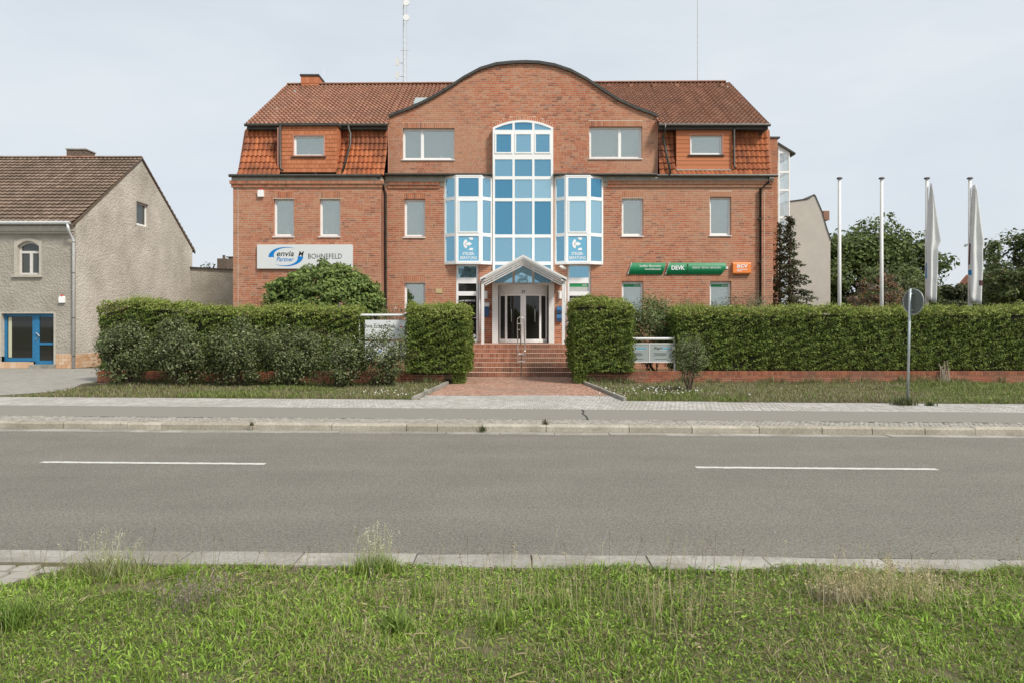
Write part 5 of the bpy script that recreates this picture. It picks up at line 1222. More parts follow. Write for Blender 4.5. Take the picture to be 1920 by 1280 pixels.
def hedge(x0, x1, y0, y1, z0, top, label, dens=1150, size=.09, pal=GREEN, limetop=.12, faces=('f','t','l','r'), extra=None):
    t = thing('hedge', ((x0 + x1) / 2, (y0 + y1) / 2, 0), label, 'hedge')
    n = int(dens * ((x1 - x0) * (2.0 + (y1 - y0)) + 2 * 2 * (y1 - y0))); P, N = box_surface(n, x0, x1, y0, y1, z0, top, faces)
    lump = nse(P, 2.6, 5) * .06 + nse(P, 9.5, 6) * .1 + nse(P, 19, 7) * .06
    depth = -rng.exponential(.055, len(P)) + .03
    Nn = N / np.linalg.norm(N, axis=1)[:, None]
    P = P + Nn * (lump + depth)[:, None]
    keep = ~((nse(P, 3.1, 14) > .85) & (rng.random(len(P)) < .7)); P, Nn = P[keep], Nn[keep]
    tp = np.array([top(x) for x in P[:, 0]]); P[:, 2] += np.where(P[:, 2] > tp - .25, .09 * nse(P[:, :2], 4.5, 15) + .07 * nse(P[:, :2], 1.6, 16), 0); C = leaf_cols(len(P), pal)
    fresh = (P[:, 2] > tp - limetop - rng.random(len(P)) * .22); fk = fresh & (rng.random(len(P)) < .8)
    C[fk] = leaf_cols(int(fk.sum()), LIME)
    dry = nse(P, 1.3, 9) > .72; C[dry & (rng.random(len(P)) < .35)] = (.16, .12, .06)
    foliage('foliage', P, Nn, size, .42, C, t, spread=.75)
    k = int((x1 - x0) * 190); x = x0 + rng.random(k) * (x1 - x0); yy = y0 + rng.random(k) * (y1 - y0); tt = np.array([top(q) for q in x])     # loose new shoots above the clipped top
    Pq = []; Cq = []
    for i in range(k):
        L = rng.random() ** 2 * .24 + .03
        for j in range(5): Pq.append((x[i] + rng.normal(0, .012), yy[i] + rng.normal(0, .012), tt[i] + L * j / 5 + .02)); Cq.append(LIME[i % 4])
    foliage('new_shoots', np.array(Pq), np.tile((0., -.5, .5), (len(Pq), 1)), .05, .35, np.array(Cq) * (1 + rng.normal(0, .15, (len(Cq), 1))), t)
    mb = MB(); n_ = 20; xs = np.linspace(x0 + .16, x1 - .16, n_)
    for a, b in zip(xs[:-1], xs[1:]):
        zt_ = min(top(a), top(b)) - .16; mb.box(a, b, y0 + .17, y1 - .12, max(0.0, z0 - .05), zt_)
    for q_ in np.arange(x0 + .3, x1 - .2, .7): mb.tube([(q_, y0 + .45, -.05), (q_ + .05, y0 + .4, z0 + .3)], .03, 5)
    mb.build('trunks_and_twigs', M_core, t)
    return t
def wob(z, a, s, f=1.0): return lambda x: z + a * math.sin(x * 1.7 * f + s) + a * .6 * math.sin(x * 4.1 * f + s * 2)
wl_ = wob(2.36, .035, 1)
hedge(X(187, 22), X(674, 22), 21.95, 23.2, .34, lambda x: wl_(x) + .33 * math.exp(-((x + 12.2) / .85) ** 2), 'long clipped hedge left of the entrance behind the dark shrubs', faces=('f','t','l','r'))
hedge(X(764, 21.6), X(876, 21.6), 21.5, 23.6, .34, wob(2.42, .03, 2), 'square clipped hedge block left of the entrance path', dens=1400, limetop=.2)
hedge(X(1076, 21.6), X(1184, 21.6), 21.45, 23.6, .38, lambda x: 2.56 + .04 * math.sin(x * 3), 'square clipped hedge block right of the entrance path', dens=1400, limetop=.22)
hedge(X(1268, 22), 22.5, 21.95, 23.3, .42, wob(2.33, .03, 4), 'long clipped hedge on the low wall below the flagpoles', dens=1050, faces=('f','t','l'))
# hedge skirts that hang down beside the path
for xa, xb in ((X(848, 21.6), X(874, 21.6)), (X(1076, 21.6), X(1100, 21.6))):
    par = [o_ for o_ in bpy.data.objects if o_.name.startswith('hedge') and o_.type == 'EMPTY' and abs(o_.location.x - (xa + xb) / 2) < 1.3][0]
    n = 1500; P = np.c_[xa + rng.random(n) * (xb - xa), 21.5 + rng.random(n) ** 2 * 1.2, .02 + rng.random(n) * .5]; foliage('skirt', P, np.tile((0., -1, .3), (n, 1)), .06, .42, leaf_cols(n, GREEN), par)

# ---- shrubs: twigs + leaf clumps
def shrub(name, cx_, cy_, rx, ry, z0, z1, label, cat, n=5000, size=.055, pal=DKGREEN, m=M_gloss, stems=9, group=None, clumps=60, fill=.5, aspect=.55, loose=.1, flowers=None, sub=2.2):
    t = thing(name, (cx_, cy_, 0), label, cat, group)
    cz, rz = (z0 + z1) / 2, (z1 - z0) / 2
    d = rng.normal(0, 1, (clumps, 3)); d /= np.linalg.norm(d, axis=1)[:, None]; rad = fill + (1 - fill) * rng.random(clumps) ** .5
    c = d * rad[:, None] * np.array((rx, ry, rz)) + np.array((cx_, cy_, cz)); c[:, 2] = np.maximum(c[:, 2], .12)
    k = rng.integers(0, clumps, n); cr = np.array((rx, ry, rz)).mean() / sub * (.6 + .7 * rng.random(clumps))
    off = rng.normal(0, 1, (n, 3)); off /= np.linalg.norm(off, axis=1)[:, None]; off *= (rng.random(n) ** .45)[:, None]
    P = c[k] + off * cr[k][:, None] * (1 + rng.normal(0, loose, (n, 1))); P[:, 2] = np.maximum(P[:, 2], .03)
    N = off + d[k] * .6 + np.array((0, -.15, .45)); N /= np.linalg.norm(N, axis=1)[:, None]
    C = leaf_cols(n, pal) * (1 + .25 * (rng.random(clumps)[k] - .5))[:, None]
    foliage('foliage', P, N, size, aspect, C, t, m, spread=.55)
    mb = MB()
    for i in range(stems):
        q_ = c[rng.integers(0, clumps)]; b0 = Vector((cx_ + rng.normal(0, rx * .15), cy_ + rng.normal(0, ry * .15), -.02)); e = Vector(q_)
        mid_ = b0.lerp(e, .5) + Vector((rng.normal(0, .06), rng.normal(0, .06), .1 * rz)); mb.tube([b0, mid_, e], [.022, .015, .006], 5)
    mb.build('stems', M_bark, t)
    if flowers:
        nf, fc = flowers; Pf = c[rng.integers(0, clumps, nf)] + rng.normal(0, .15, (nf, 3)); foliage('flowers', Pf, np.tile((0., -1, .3), (nf, 1)), .09, .9, leaf_cols(nf, [fc], .08), t, M_leaf, spread=.4)
    return t
SH = [(238, 20.6, .88, 1.85, 'dark small leaved shrub at the outer end beside the driveway'), (345, 20.5, .95, 2.1, 'dark small leaved shrub next to the driveway end shrub'),
      (452, 20.6, .92, 2.0, 'middle dark shrub of the row before the long hedge'), (552, 20.5, .86, 1.85, 'dark dense shrub before the hedge below the round tree'),
      (642, 20.6, .74, 1.6, 'dark shrub beside the overgrown name board'), (722, 20.7, .74, 1.85, 'loose dark shrub growing over the name board')]
DARKS = [(.085,.112,.035), (.062,.085,.028), (.115,.14,.05), (.21,.225,.12), (.095,.115,.04)]
for i, (px, D, r_, zt_, lab) in enumerate(SH):
    shrub('dark_shrub', X(px, D), D, r_, .65, .05, zt_, lab, 'shrub', n=9500 if i < 4 else 4300, size=.075, pal=DARKS, group='dark shrubs in front of the hedge', clumps=70, fill=.35, stems=14, sub=2.7)
shrub('dark_shrub', X(1293, 18.9), 18.9, .42, .4, .35, 1.62, 'single dark shrub on a bare stem in the verge before the hedge', 'shrub', n=3200, size=.052, pal=DARKS, clumps=40, fill=.3, stems=8, sub=2.0)
shrub('garden_shrub', X(1222, 23.6), 23.7, 1.15, .8, .5, 2.75, 'loose green shrub rising behind the grey company board', 'shrub', n=13000, size=.075, pal=[(.12,.17,.05), (.15,.19,.065), (.19,.22,.1)], m=M_leaf, clumps=55, stems=10)
shrub('garden_shrub', X(1395, 25.6), 25.6, 1.5, .6, .8, 2.85, 'wispy grey green shrub in front of the right hand ground floor window', 'shrub', n=5000, size=.06, pal=[(.15,.18,.09), (.2,.21,.13)], m=M_leaf, clumps=45)
shrub('garden_shrub', X(1270, 25.2), 25.2, 1.4, .6, .8, 2.75, 'wispy grey green shrub behind the gap of the right hedge', 'shrub', n=6000, size=.065, pal=[(.15,.19,.08), (.2,.22,.12)], m=M_leaf, clumps=45)
shrub('garden_shrub', X(487, 24.3), 24.3, .75, .5, .8, 2.7, 'small grey leaved shrub peeping over the hedge by the brick corner', 'shrub', n=2600, size=.06, pal=[(.09,.11,.07), (.12,.13,.09)], m=M_leaf, clumps=30)
shrub('rose_bush', X(730, 24.2), 24.2, .95, .5, .8, 2.55, 'rose bush with pale pink blooms behind the name board', 'rose bush', n=2600, size=.055, pal=[(.13,.13,.08), (.1,.11,.06), (.17,.14,.1)], m=M_leaf, clumps=35, flowers=(26, (.68,.45,.38)))
shrub('garden_shrub', X(850, 25.5), 25.5, .7, .5, .8, 2.6, 'small wispy shrub behind the left hedge block', 'shrub', n=1400, size=.05, pal=[(.12,.13,.08)], m=M_leaf, clumps=25)

# ================================================================== TREES
def tree(name, x, y, rx, ry, z0, z1, label, n, size, pal, clumps=70, trunk=.16, fill=.45, m=M_leaf, aspect=.6, flat=1.0, group=None, sub=2.9, droop=.0):
    t = thing(name, (x, y, 0), label, 'tree', group); cz, rz = (z0 + z1) / 2, (z1 - z0) / 2
    d = rng.normal(0, 1, (clumps, 3)); d /= np.linalg.norm(d, axis=1)[:, None]; rad = fill + (1 - fill) * rng.random(clumps) ** .6
    c = d * rad[:, None] * np.array((rx, ry, rz)) * (1 + rng.normal(0, .07, (clumps, 1))) + np.array((x, y, cz))
    k = rng.integers(0, clumps, n); cr = (rx + rz) / 2 / sub * (.55 + .75 * rng.random(clumps))
    off = rng.normal(0, 1, (n, 3)); off /= np.linalg.norm(off, axis=1)[:, None]; off *= (rng.random(n) ** .4)[:, None]; off[:, 2] *= .7 * flat
    P = c[k] + off * cr[k][:, None]; N = off + d[k] * .5 + np.array((0, -.1, .6)); N /= np.linalg.norm(N, axis=1)[:, None]
    C = leaf_cols(n, pal) * (1 + .35 * (rng.random(clumps)[k] - .5))[:, None]
    foliage('crown', P, N, size, aspect, C, t, m, spread=.5)
    mb = MB(); top = Vector((x, y, cz + rz * .4)); mb.tube([(x, y, -.1), (x + .05, y, z0 * .6 + .2), tuple(top)], [trunk, trunk * .8, trunk * .25], 8)
    for i in range(min(clumps, 34)):
        s0 = Vector((x, y, 0)).lerp(top, .35 + .6 * rng.random()); s0.z = max(s0.z, z0 * .8); e = Vector(c[i]); mb.tube([s0, s0.lerp(e, .55) + Vector((0, 0, .12 * rz)), e], [trunk * .3, trunk * .17, trunk * .05], 5)
    mb.build('trunk', M_bark, t); return t
tree('globe_tree', X(614, 24.6), 24.6, 1.9, 1.5, 1.2, 3.95, 'round headed small green tree before the left brick wing', 38000, .15, [(.18,.25,.065), (.14,.2,.05), (.24,.3,.09), (.11,.16,.04)], clumps=330, trunk=.1, fill=.82, sub=5.2, aspect=.5)
tree('broadleaf_tree', X(1625, 50), 50, 4.6, 4, .8, 8.9, 'large broadleaf tree standing right of the beige gable', 34000, .3, [(.11,.15,.04), (.15,.19,.055), (.08,.11,.032)], clumps=170, trunk=.3, fill=.5, sub=3.6)
tree('russet_tree', X(1640, 40), 40, 1.5, 1.5, .5, 4.8, 'half dead russet and grey bush behind the flagpoles', 6500, .15, [(.28,.13,.06), (.19,.16,.11), (.15,.13,.09)], clumps=70, trunk=.1, sub=3.4, fill=.3)
tree('broadleaf_tree', X(1682, 42), 42, 2.1, 1.8, .4, 5.4, 'fresh green bushy tree beside the russet bush', 12000, .2, [(.1,.13,.04), (.13,.16,.055)], clumps=70, trunk=.14)
tree('broadleaf_tree', X(1775, 46), 46, 2.0, 1.8, .3, 4.7, 'dark bushy tree between the two flags', 11000, .19, [(.07,.085,.035), (.1,.115,.05)], clumps=70, trunk=.14)
tree('broadleaf_tree', X(1850, 44), 44, 2.3, 2, .2, 4.6, 'dark rounded tree right of the last flag', 11000, .19, [(.075,.09,.038), (.105,.12,.055)], clumps=70, trunk=.14)
tree('broadleaf_tree', X(1925, 38), 38, 3.0, 2.6, 2.2, 6.9, 'open crowned green tree spreading over the distant white house', 9000, .22, [(.09,.12,.04), (.12,.15,.05)], clumps=60, trunk=.2, fill=.35, sub=3.6)
tree('broadleaf_tree', X(1715, 95), 95, 5, 4, .5, 7.4, 'far low tree seen between the flags above the hedge', 4500, .4, [(.07,.085,.04)], clumps=60, trunk=.3)
tree('broadleaf_tree', X(386, 62), 62, 3.5, 3, .5, 6.9, 'far tree peeping over the dark yard wall', 3500, .3, [(.07,.09,.035)], clumps=50, trunk=.25)
def conifer(x, y, h, r, label, n, pal, z0=.1, group=None, size=.15):
    t = thing('conifer', (x, y, 0), label, 'tree', group); MB().tube([(x, y, -.1), (x, y, h * .98)], [.11, .02], 7).build('trunk', M_bark, t)
    mb = MB(); P = []; N = []; nb = int(h * 15)
    for i in range(nb):
        f = (i + rng.random()) / nb; z = z0 + (h - z0) * f; a = rng.random() * 6.283; L = r * (1 - f) ** 1.05 * (.75 + .35 * rng.random()) + .06
        e = Vector((x + L * math.cos(a), y + L * math.sin(a), z - L * .28 + .1)); s0 = Vector((x, y, z)); md = s0.lerp(e, .5) + Vector((0, 0, .08)); mb.tube([s0, md, e], [.02, .012, .004], 4, cap=False)
        k = int(n / nb * (L / r + .25)); u = rng.random(k) ** .7
        for q_ in u:
            b_ = s0.lerp(md, q_ * 2) if q_ < .5 else md.lerp(e, q_ * 2 - 1); sp_ = .17 * (1.1 - q_ * .5)
            P.append((b_.x + rng.normal(0, sp_ * .6), b_.y + rng.normal(0, sp_ * .6), b_.z - abs(rng.normal(0, sp_ * .55)))); N.append((math.cos(a) * .4, math.sin(a) * .4, .6))
    mb.build('branches', M_bark, t); P = np.array(P); foliage('needles', P, np.array(N), size, .4, leaf_cols(len(P), pal), t, M_needle, spread=.5)
CONP = [(.075,.088,.042), (.09,.1,.05), (.06,.072,.036), (.1,.098,.055)]
conifer(X(1481, 30.5), 30.5, Z(408, 30.5), 1.85, 'dark spindly conifer in front of the beige gable', 11000, CONP, group='conifers at the right end of the building')
conifer(X(1462, 31.5), 31.5, Z(420, 31.5), .9, 'narrow dark conifer close to the brick corner', 4500, CONP, group='conifers at the right end of the building')
# trees across the road behind the viewer: they show only as reflections in the entrance glass
tree('broadleaf_tree', -4.6, -15, 2.6, 2.4, 2.0, 9.0, 'broad tree across the road mirrored in the side door fanlight', 5000, .28, [(.05,.07,.02)], clumps=60, trunk=.2)
conifer(1.15, -15, 7.0, 1.5, 'small conifer across the road mirrored in the entrance glass', 2500, CONP)

# ================================================================== GRASS AND WEEDS
def blades(P, L, wd, bend, C, up=None):
    n = len(P); a = rng.random(n) * 6.283; dr = np.c_[np.cos(a), np.sin(a), np.zeros(n)]; wa = a + 1.57 + rng.normal(0, .5, n); wv = np.c_[np.cos(wa), np.sin(wa), np.zeros(n)] * (wd / 2)[:, None]
    b = bend[:, None]; Lc = L[:, None]; upv = np.array((0, 0, 1.0))
    mid = P + upv * Lc * .58 * (1 - .25 * b) + dr * Lc * .22 * b; tip = P + upv * Lc * np.sqrt(np.maximum(.05, 1 - (.85 * b) ** 2)) + dr * Lc * .85 * b
    V = np.stack([P - wv, P + wv, mid - wv * .85, mid + wv * .85, tip], 1); base = (np.arange(n) * 5)[:, None, None]
    T = (np.array([[0, 1, 3], [0, 3, 2], [2, 3, 4]])[None] + base).reshape(-1, 3)
    return V.reshape(-1, 3), T, np.repeat(C, 5, axis=0)
def join(parts):
    V = []; T = []; C = []; o_ = 0
    for v, t, c in parts: V.append(v); T.append(t + o_); C.append(c); o_ += len(v)
    return np.concatenate(V), np.concatenate(T), np.concatenate(C)
# near verge ground with gentle bumps
def nz_(x, y): return -.135 + .05 * np.clip((5.55 - .03 * x - y) / .7, 0, 1) + .03 * np.sin(x * 1.3 + y) * np.clip((5.3 - y) / 1.0, 0, 1) + .012 * np.sin(4.1 * x + 3 * y)
gx_ = np.linspace(-14, 14, 113); gy_ = np.linspace(-8, 1, 60); V = []
for j in range(60):
    for i in range(113):
        x = gx_[i]; t_ = j / 59; y = -8 + (L_near_in(x) - .01 + 8) * t_ ** .6; V.append((x, y, float(nz_(x, y))))
Q = [(j * 113 + i, j * 113 + i + 1, (j + 1) * 113 + i + 1, (j + 1) * 113 + i) for j in range(59) for i in range(112)]
vg = np_mesh('near_verge', V, Q, M_soil, smooth=True); vg['kind'] = 'structure'
GP = [(.25,.37,.05), (.19,.3,.04), (.31,.41,.08), (.14,.22,.032), (.34,.38,.12)]
STRAW = [(.46,.4,.21), (.36,.31,.165), (.54,.47,.3)]
def in_cobble(x, y): return (x < -3.55 - (5.6 - y) * .75) & (y > 4.75)
def pts_near(n, y0=2.6, xw=8.0):
    n = int(n * 1.29) if n > 1 else 1; x = rng.uniform(-xw, xw, n); y = y0 + (5.7 - y0) * rng.random(n) ** .9; y = np.minimum(y, 5.7 - .03 * x + .05 * np.sin(x * 3.1) + .05 * np.sin(x * 7.7 + 1) + rng.normal(0, .03, n)); k = ~in_cobble(x, y); x, y = x[k], y[k]
    return np.c_[x, y, nz_(x, y) - .01]
parts = []
P = pts_near(120000); P = P[~((nse(P[:, :2], 1.9, 71) + .5 * nse(P[:, :2], 5, 72) > .75) & (rng.random(len(P)) < .7))]; v = nse(P[:, :2], 1.6, 21); L = (.03 + .042 * rng.random(len(P))) * (1 + .6 * np.clip(v, -.6, 1.2)); C = leaf_cols(len(P), GP, .2) * np.clip(1 + .38 * nse(P[:, :2], 1.3, 31), .4, 1.6)[:, None]
dn = nse(P[:, :2], 1.1, 22) + .6 * nse(P[:, :2], 3.7, 23); m_ = rng.random(len(P)) < np.clip(.1 + .6 * dn, .03, .8); C[m_] = leaf_cols(int(m_.sum()), STRAW, .15) * .8
parts.append(blades(P, L, .0042 + .003 * rng.random(len(P)), np.clip(.45 + .55 * rng.random(len(P)), 0, .98), np.clip(C, .01, 1)))
P = pts_near(26000); v = nse(P[:, :2], 2.2, 41); P = P[v > .15]; n = len(P)                       # broad-leaved weeds
parts.append(blades(P, .04 + .06 * rng.random(n), .009 + .008 * rng.random(n), .5 + .45 * rng.random(n), leaf_cols(n, [(.24,.38,.05), (.29,.42,.07), (.19,.3,.045)], .2)))
P = pts_near(85000); P[:, 2] += .004 + .04 * rng.random(len(P)); v = nse(P[:, :2], 2.6, 61); bare = nse(P[:, :2], 1.9, 71) + .5 * nse(P[:, :2], 5, 72) > .75; P, v = P[~bare], v[~bare]; cl = leaf_cols(len(P), [(.23,.36,.045), (.18,.29,.038), (.28,.39,.075), (.12,.19,.03)], .25) * (1 + .25 * v)[:, None]
Vq, Qq = leaf_quads(P, np.tile((0., -.25, .9), (len(P), 1)), .026, .42, .75); parts.append((Vq, np.concatenate([Qq[:, [0, 1, 2]], Qq[:, [0, 2, 3]]]), np.repeat(np.clip(cl, .01, 1), 4, axis=0)))
P = pts_near(4000); P[:, 2] += .01 + .035 * rng.random(len(P)); P = P[nse(P[:, :2], 1.1, 22) > -.2]
Vq, Qq = leaf_quads(P, np.tile((0., -.1, 1.), (len(P), 1)), .11, .04, .35); parts.append((Vq, np.concatenate([Qq[:, [0, 1, 2]], Qq[:, [0, 2, 3]]]), np.repeat(leaf_cols(len(P), STRAW, .2), 4, axis=0)))
V, T, C = join(parts); gr_ = np_mesh('short_grass', V, T, M_blade, None, C); tag(gr_, 'short green grass and weeds of the near roadside verge', 'grass', kind='stuff')
# tufts of longer grass
parts = []
for k in range(34):
    c = pts_near(1)
    if len(c) == 0: continue
    c = c[0]; n = int(rng.integers(60, 170)); P = np.c_[c[0] + rng.normal(0, .07, n), c[1] + rng.normal(0, .06, n), np.full(n, c[2])]; P[:, 1] = np.minimum(P[:, 1], 5.58 - .03 * P[:, 0])
    parts.append(blades(P, .07 + .1 * rng.random(n), .005 + .003 * rng.random(n), .35 + .5 * rng.random(n), leaf_cols(n, [(.19,.29,.045), (.25,.34,.065)], .15)))
V, T, C = join(parts); tag(np_mesh('grass_tufts', V, T, M_blade, None, C), 'longer darker grass tufts scattered through the near verge', 'grass', kind='stuff')
# dry stalks with seed heads
def stalks(n, pos, Lr, cols, head=.5, hs_=.012, lean=.35):
    P = pos(n); n = len(P); L = Lr[0] + (Lr[1] - Lr[0]) * rng.random(n); C = leaf_cols(n, cols, .15)
    a = rng.random(n) * 6.283; ln = rng.random(n) * lean; tip = P + np.c_[np.cos(a) * ln * L, np.sin(a) * ln * L, L * np.sqrt(1 - ln ** 2)]; side_ = np.tile((.0014, 0, 0), (n, 1))
    V = np.stack([P - side_, P + side_, tip + side_ * .7, tip - side_ * .7], 1).reshape(-1, 3); T = (np.array([[0, 1, 2], [0, 2, 3]])[None] + (np.arange(n) * 4)[:, None, None]).reshape(-1, 3); out = [(V, T, np.repeat(C, 4, axis=0))]
    h = rng.random(n) < head
    if h.any():
        q_ = np.repeat(tip[h], 7, axis=0); f = np.tile(np.linspace(0, 1, 7), int(h.sum()))[:, None]; q_ = q_ + (np.repeat(P[h], 7, axis=0) - q_) * f * .13 + rng.normal(0, hs_ * .8, q_.shape)
        Vq, Qq = leaf_quads(q_, np.tile((0., -1, .3), (len(q_), 1)), hs_, .6, .8); Tq = np.concatenate([Qq[:, [0, 1, 2]], Qq[:, [0, 2, 3]]]); out.append((Vq, Tq, np.repeat(np.repeat(C[h], 7, axis=0), 4, axis=0)))
    return out
def clump_pos(cx_, cy_, sx, sy):
    def f(n): x = cx_ + rng.normal(0, sx, n); y = np.minimum(cy_ + rng.normal(0, sy, n), 5.6 - .03 * x); return np.c_[x, y, nz_(x, y)]
    return f
parts = stalks(800, lambda n: pts_near(n), (.06, .24), STRAW, .4, .012, .75) + stalks(300, clump_pos(2.75, 4.9, .22, .16), (.1, .28), STRAW, .7, .014, .7) + stalks(120, clump_pos(1.0, 4.7, .3, .2), (.12, .35), STRAW, .4)
parts += stalks(80, clump_pos(-2.2, 4.75, .12, .12), (.1, .22), [(.3,.25,.2)], .9, .016) + stalks(160, clump_pos(-.2, 4.9, .4, .2), (.1, .25), STRAW, .4)
V, T, C = join(parts); tag(np_mesh('dry_stalks', V, T, M_blade, None, C), 'dry straw coloured stalks and seed heads in the near verge', 'dry grass', kind='stuff')
parts = stalks(150, lambda n: (lambda x: np.c_[x, 5.52 - .03 * x + rng.normal(0, .05, n), np.full(n, -.12)])(rng.uniform(-5, 5, n)), (.14, .36), [(.45,.43,.28), (.35,.33,.2), (.2,.14,.09)], .8, .011, .5)
V, T, C = join(parts); tag(np_mesh('seeding_weeds', V, T, M_blade, None, C), 'thin seeding weeds standing along the near concrete gutter edge', 'weeds', kind='stuff')
def tuft(x, y, z, n, L, label, cols, head=None, name='weed_tuft', spread=.09, cat='weed', wdt=.006, zf=None):
    P = np.c_[x + rng.normal(0, spread, n), y + rng.normal(0, spread * .8, n), np.full(n, z)]; ps = [blades(P, L * (.5 + .6 * rng.random(n)), wdt + .003 * rng.random(n), .3 + .55 * rng.random(n), leaf_cols(n, cols, .18))]
    if head: ps += stalks(head[0], lambda k: np.c_[x + rng.normal(0, spread * .8, k), y + rng.normal(0, spread * .7, k), np.full(k, z)], head[1], head[2], .9, .013, .5)
    V, T, C = join(ps); return tag(np_mesh(name, V, T, M_blade, None, C), label, cat)
PALE = [(.5,.5,.32), (.42,.42,.26), (.55,.54,.4)]
tuft(X(706, 5.65), 5.56, -.13, 420, .17, 'bushy green weed tuft with pale seed heads overhanging the near gutter', GP, (80, (.18, .42), PALE), spread=.085)
tuft(X(196, 5.5), 5.45, -.13, 420, .2, 'sprawling weed tuft with seed stalks near the granite setts', [(.2,.27,.06), (.26,.28,.1), (.3,.28,.13)], (60, (.18, .4), PALE), spread=.17)
tuft(X(30, 4.5), 4.45, -.1, 380, .24, 'long dark grass tussock beside the verge edge by the setts', [(.14,.22,.04), (.18,.26,.05)], None, spread=.1)
tuft(X(745, 4.5), 4.42, -.1, 110, .17, 'broad leaved weed rosette in the middle of the near verge', [(.22,.32,.07), (.27,.36,.09)], None, spread=.06, wdt=.014)
tuft(X(1585, 4.9), 4.9, -.1, 260, .14, 'bleached dead weed clump in the near verge', [(.4,.36,.27), (.33,.29,.2)], (120, (.1, .24), STRAW), spread=.13)
# far verge: grass, soil shows through
def pts_far(n):
    x = rng.uniform(-17, 24, n); y = L_grass(x) + .03 + rng.random(n) * (21.75 - L_grass(x)); k = ~((x > -2.45 + (y - 16.95) * .09) & (x < 2.85 - (y - 16.95) * .11)) & ~((x < -12.4 - (y < 19.3) * (19.3 - y) * .6)); return np.c_[x[k], y[k], np.full(int(k.sum()), -.01)]
P = pts_far(92000); n = len(P); hgt = 1 + .6 * nse(P[:, :2], .9, 51); C = leaf_cols(n, [(.16,.22,.05), (.2,.25,.07), (.26,.25,.11)], .2); m_ = (nse(P[:, :2], .8, 52) > -.25) & (rng.random(n) < .55); C[m_] = leaf_cols(int(m_.sum()), [(.32,.28,.18), (.26,.22,.13)], .2)
V, T, C = blades(P, (.06 + .08 * rng.random(n)) * np.clip(hgt, .4, 2), .013 + .008 * rng.random(n), .3 + .6 * rng.random(n), np.clip(C, .01, 1)); tag(np_mesh('verge_grass', V, T, M_blade, None, C), 'patchy grass of the verge between pavement and low wall', 'grass', kind='stuff')
k_ = 5200; xw_ = np.concatenate([rng.uniform(2.4, 21, k_ // 2), rng.uniform(-12.8, -2.2, k_ // 3)]); Pw = np.c_[xw_, 21.66 - np.abs(rng.normal(0, .12, len(xw_))), np.full(len(xw_), -.01)]; Pw = Pw[nse(Pw[:, :2], 2.2, 81) > -.35]; k_ = len(Pw)
V, T, C = blades(Pw, (.1 + .2 * rng.random(k_)) * np.clip(1 + nse(Pw[:, :2], 1.4, 82), .4, 2), .012 + .008 * rng.random(k_), .2 + .5 * rng.random(k_), leaf_cols(k_, [(.2,.23,.1), (.26,.25,.14), (.16,.2,.07)], .2)); tag(np_mesh('wall_weeds', V, T, M_blade, None, C), 'grey green weeds growing along the foot of the low walls', 'weeds', kind='stuff')
ck_ = MB(); cx_ = [X(1090, 15.2), X(1094, 14.8), X(1093, 14.3), X(1100, 13.9), X(1102, 13.5)]; cy_ = [15.12, 14.75, 14.4, 13.95, 13.52]
for i in range(4): ck_.face([(cx_[i] - .02, cy_[i], .004), (cx_[i+1] - .02, cy_[i+1], .004), (cx_[i+1] + .025, cy_[i+1], .004), (cx_[i] + .02, cy_[i], .004)])
ck_.build('tar_seam', M_dark, bpy.data.objects['cycle_path'])
def daisies(cx_, cy_, sx, sy, n, label):
    x = cx_ + rng.normal(0, sx, n); y = np.clip(cy_ + rng.normal(0, sy, n), L_grass(0) - .06 * x + .05, 21.5); z = .1 + .14 * rng.random(n); V, Q = leaf_quads(np.c_[x, y, z], np.tile((0., -.6, .8), (n, 1)), .034, .9, .3); f = MB()
    T = np.concatenate([Q[:, [0, 1, 2]], Q[:, [0, 2, 3]]]); Vs, Ts, Cs = blades(np.c_[x, y, np.zeros(n)], z, np.full(n, .006), np.full(n, .05), leaf_cols(n, [(.1,.14,.04)])); V2, T2, C2 = join([(V, T, np.tile((.75, .75, .72), (len(V), 1))), (Vs, Ts, Cs)])
    tag(np_mesh('white_flowers', V2, T2, M_leaf, None, C2), label, 'flowers', kind='stuff')
daisies(3.7, 17.9, .8, .6, 90, 'white flowering weeds right of the entrance path'); daisies(-3.2, 17.4, .5, .25, 35, 'white flowering weeds left of the entrance path')
tuft(X(1693, 16.0), 15.95, 0, 200, .24, 'dark weed growing at the foot of the road sign post', [(.08,.1,.03), (.11,.12,.05)], None, spread=.12, wdt=.02)
tuft(X(1738, 15.9), 15.8, 0, 60, .12, 'small weed in the pavement joint past the road sign', [(.08,.1,.03)], None, spread=.05, wdt=.018)
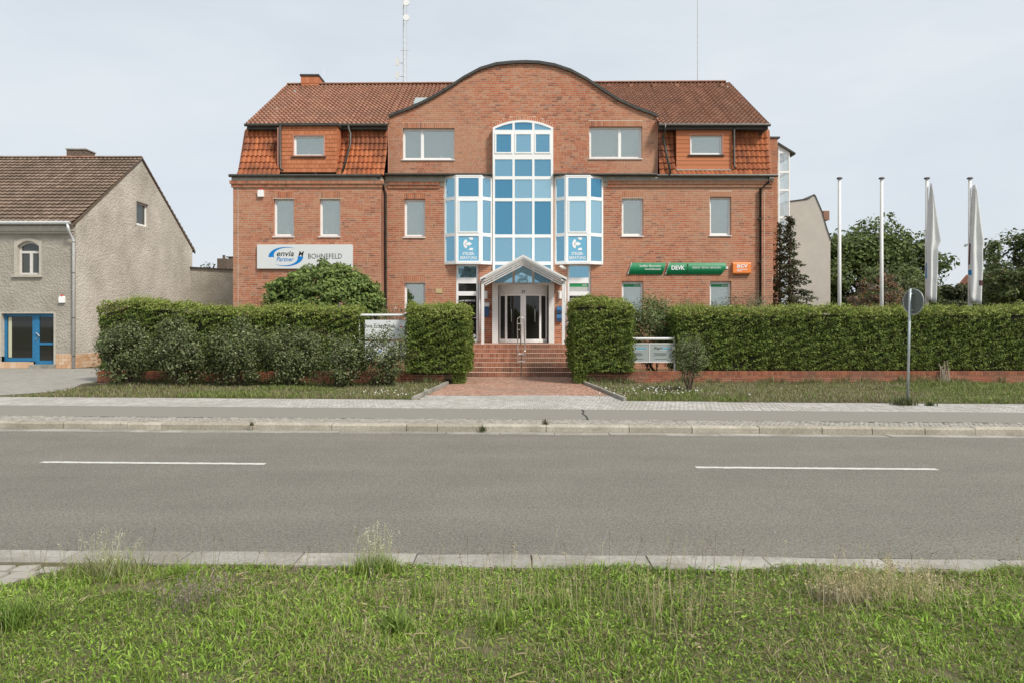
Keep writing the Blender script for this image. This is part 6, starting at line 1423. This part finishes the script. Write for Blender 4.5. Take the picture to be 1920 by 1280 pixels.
tuft(X(905, 12.7), 12.72, -.1, 60, .13, 'dry weed sprouting from the kerb joint opposite the path', [(.16,.15,.08), (.1,.12,.05)], None, spread=.035, wdt=.01)
tuft(X(1022, 12.8), 12.85, 0, 50, .14, 'wiry weed in the cobbles opposite the entrance path', [(.16,.15,.08), (.12,.12,.06)], None, spread=.03, wdt=.009)
tuft(X(473, 12.9), 12.85, -.02, 30, .11, 'tiny weed in a kerb joint in line with the globe tree', [(.16,.15,.08)], None, spread=.02, wdt=.009)
# dead shoots against the low wall
dw = thing('dead_stump', (X(1775, 21.3), 21.4, 0), 'pale dead stump and suckers against the low wall below the flags', 'stump'); mb = MB()
for k in range(9): x = X(1766 + 2.2 * k, 21.55); mb.tube([(x, 21.6, -.02), (x + rng.normal(0, .03), 21.65, .3 + .2 * rng.random()), (x + rng.normal(0, .06), 21.68, .5 + .25 * rng.random())], [.018, .014, .006], 6)
mb.build('stems', mat('dead_wood', (.3,.25,.19), .95, var=.25, vscale=12), dw)
# granite setts of the old field entrance, each one a stone
sb_ = MB(); sb_.face([(-7, 4.6, -.128), (-3.4, 4.6, -.128), (-3.4, 5.62, -.128), (-7, 5.72, -.128)]); cob = tag(sb_.build('sett_paving', M_soil), kind='structure')
for r in range(6):
    x = -6.4 + (r % 2) * .1
    while x < -3.5:
        wq = random.uniform(.15, .24); y = 5.56 - .03 * x - .16 * (r + 1)
        if x + wq < -3.55 - (5.6 - y) * .45 + random.uniform(-.1, .1):
            mb = MB(); z = -.118 + random.uniform(-.008, .012); j = lambda: random.uniform(-.012, .012)
            b0 = [(x + j(), y + j()), (x + wq - .02 + j(), y + j()), (x + wq - .02 + j(), y + .14 + j()), (x + j(), y + .14 + j())]; cxm, cym = sum(p[0] for p in b0) / 4, sum(p[1] for p in b0) / 4
            lo = [(p[0], p[1], z - .05) for p in b0]; hi = [(p[0] + (cxm - p[0]) * .12, p[1] + (cym - p[1]) * .12, z + .012 + random.uniform(-.006, .006)) for p in b0]
            for i in range(4): k2 = (i + 1) % 4; mb.face([lo[i], lo[k2], hi[k2], hi[i]])
            mb.face(hi); mb.build('sett', M_cobble, cob)
        x += wq
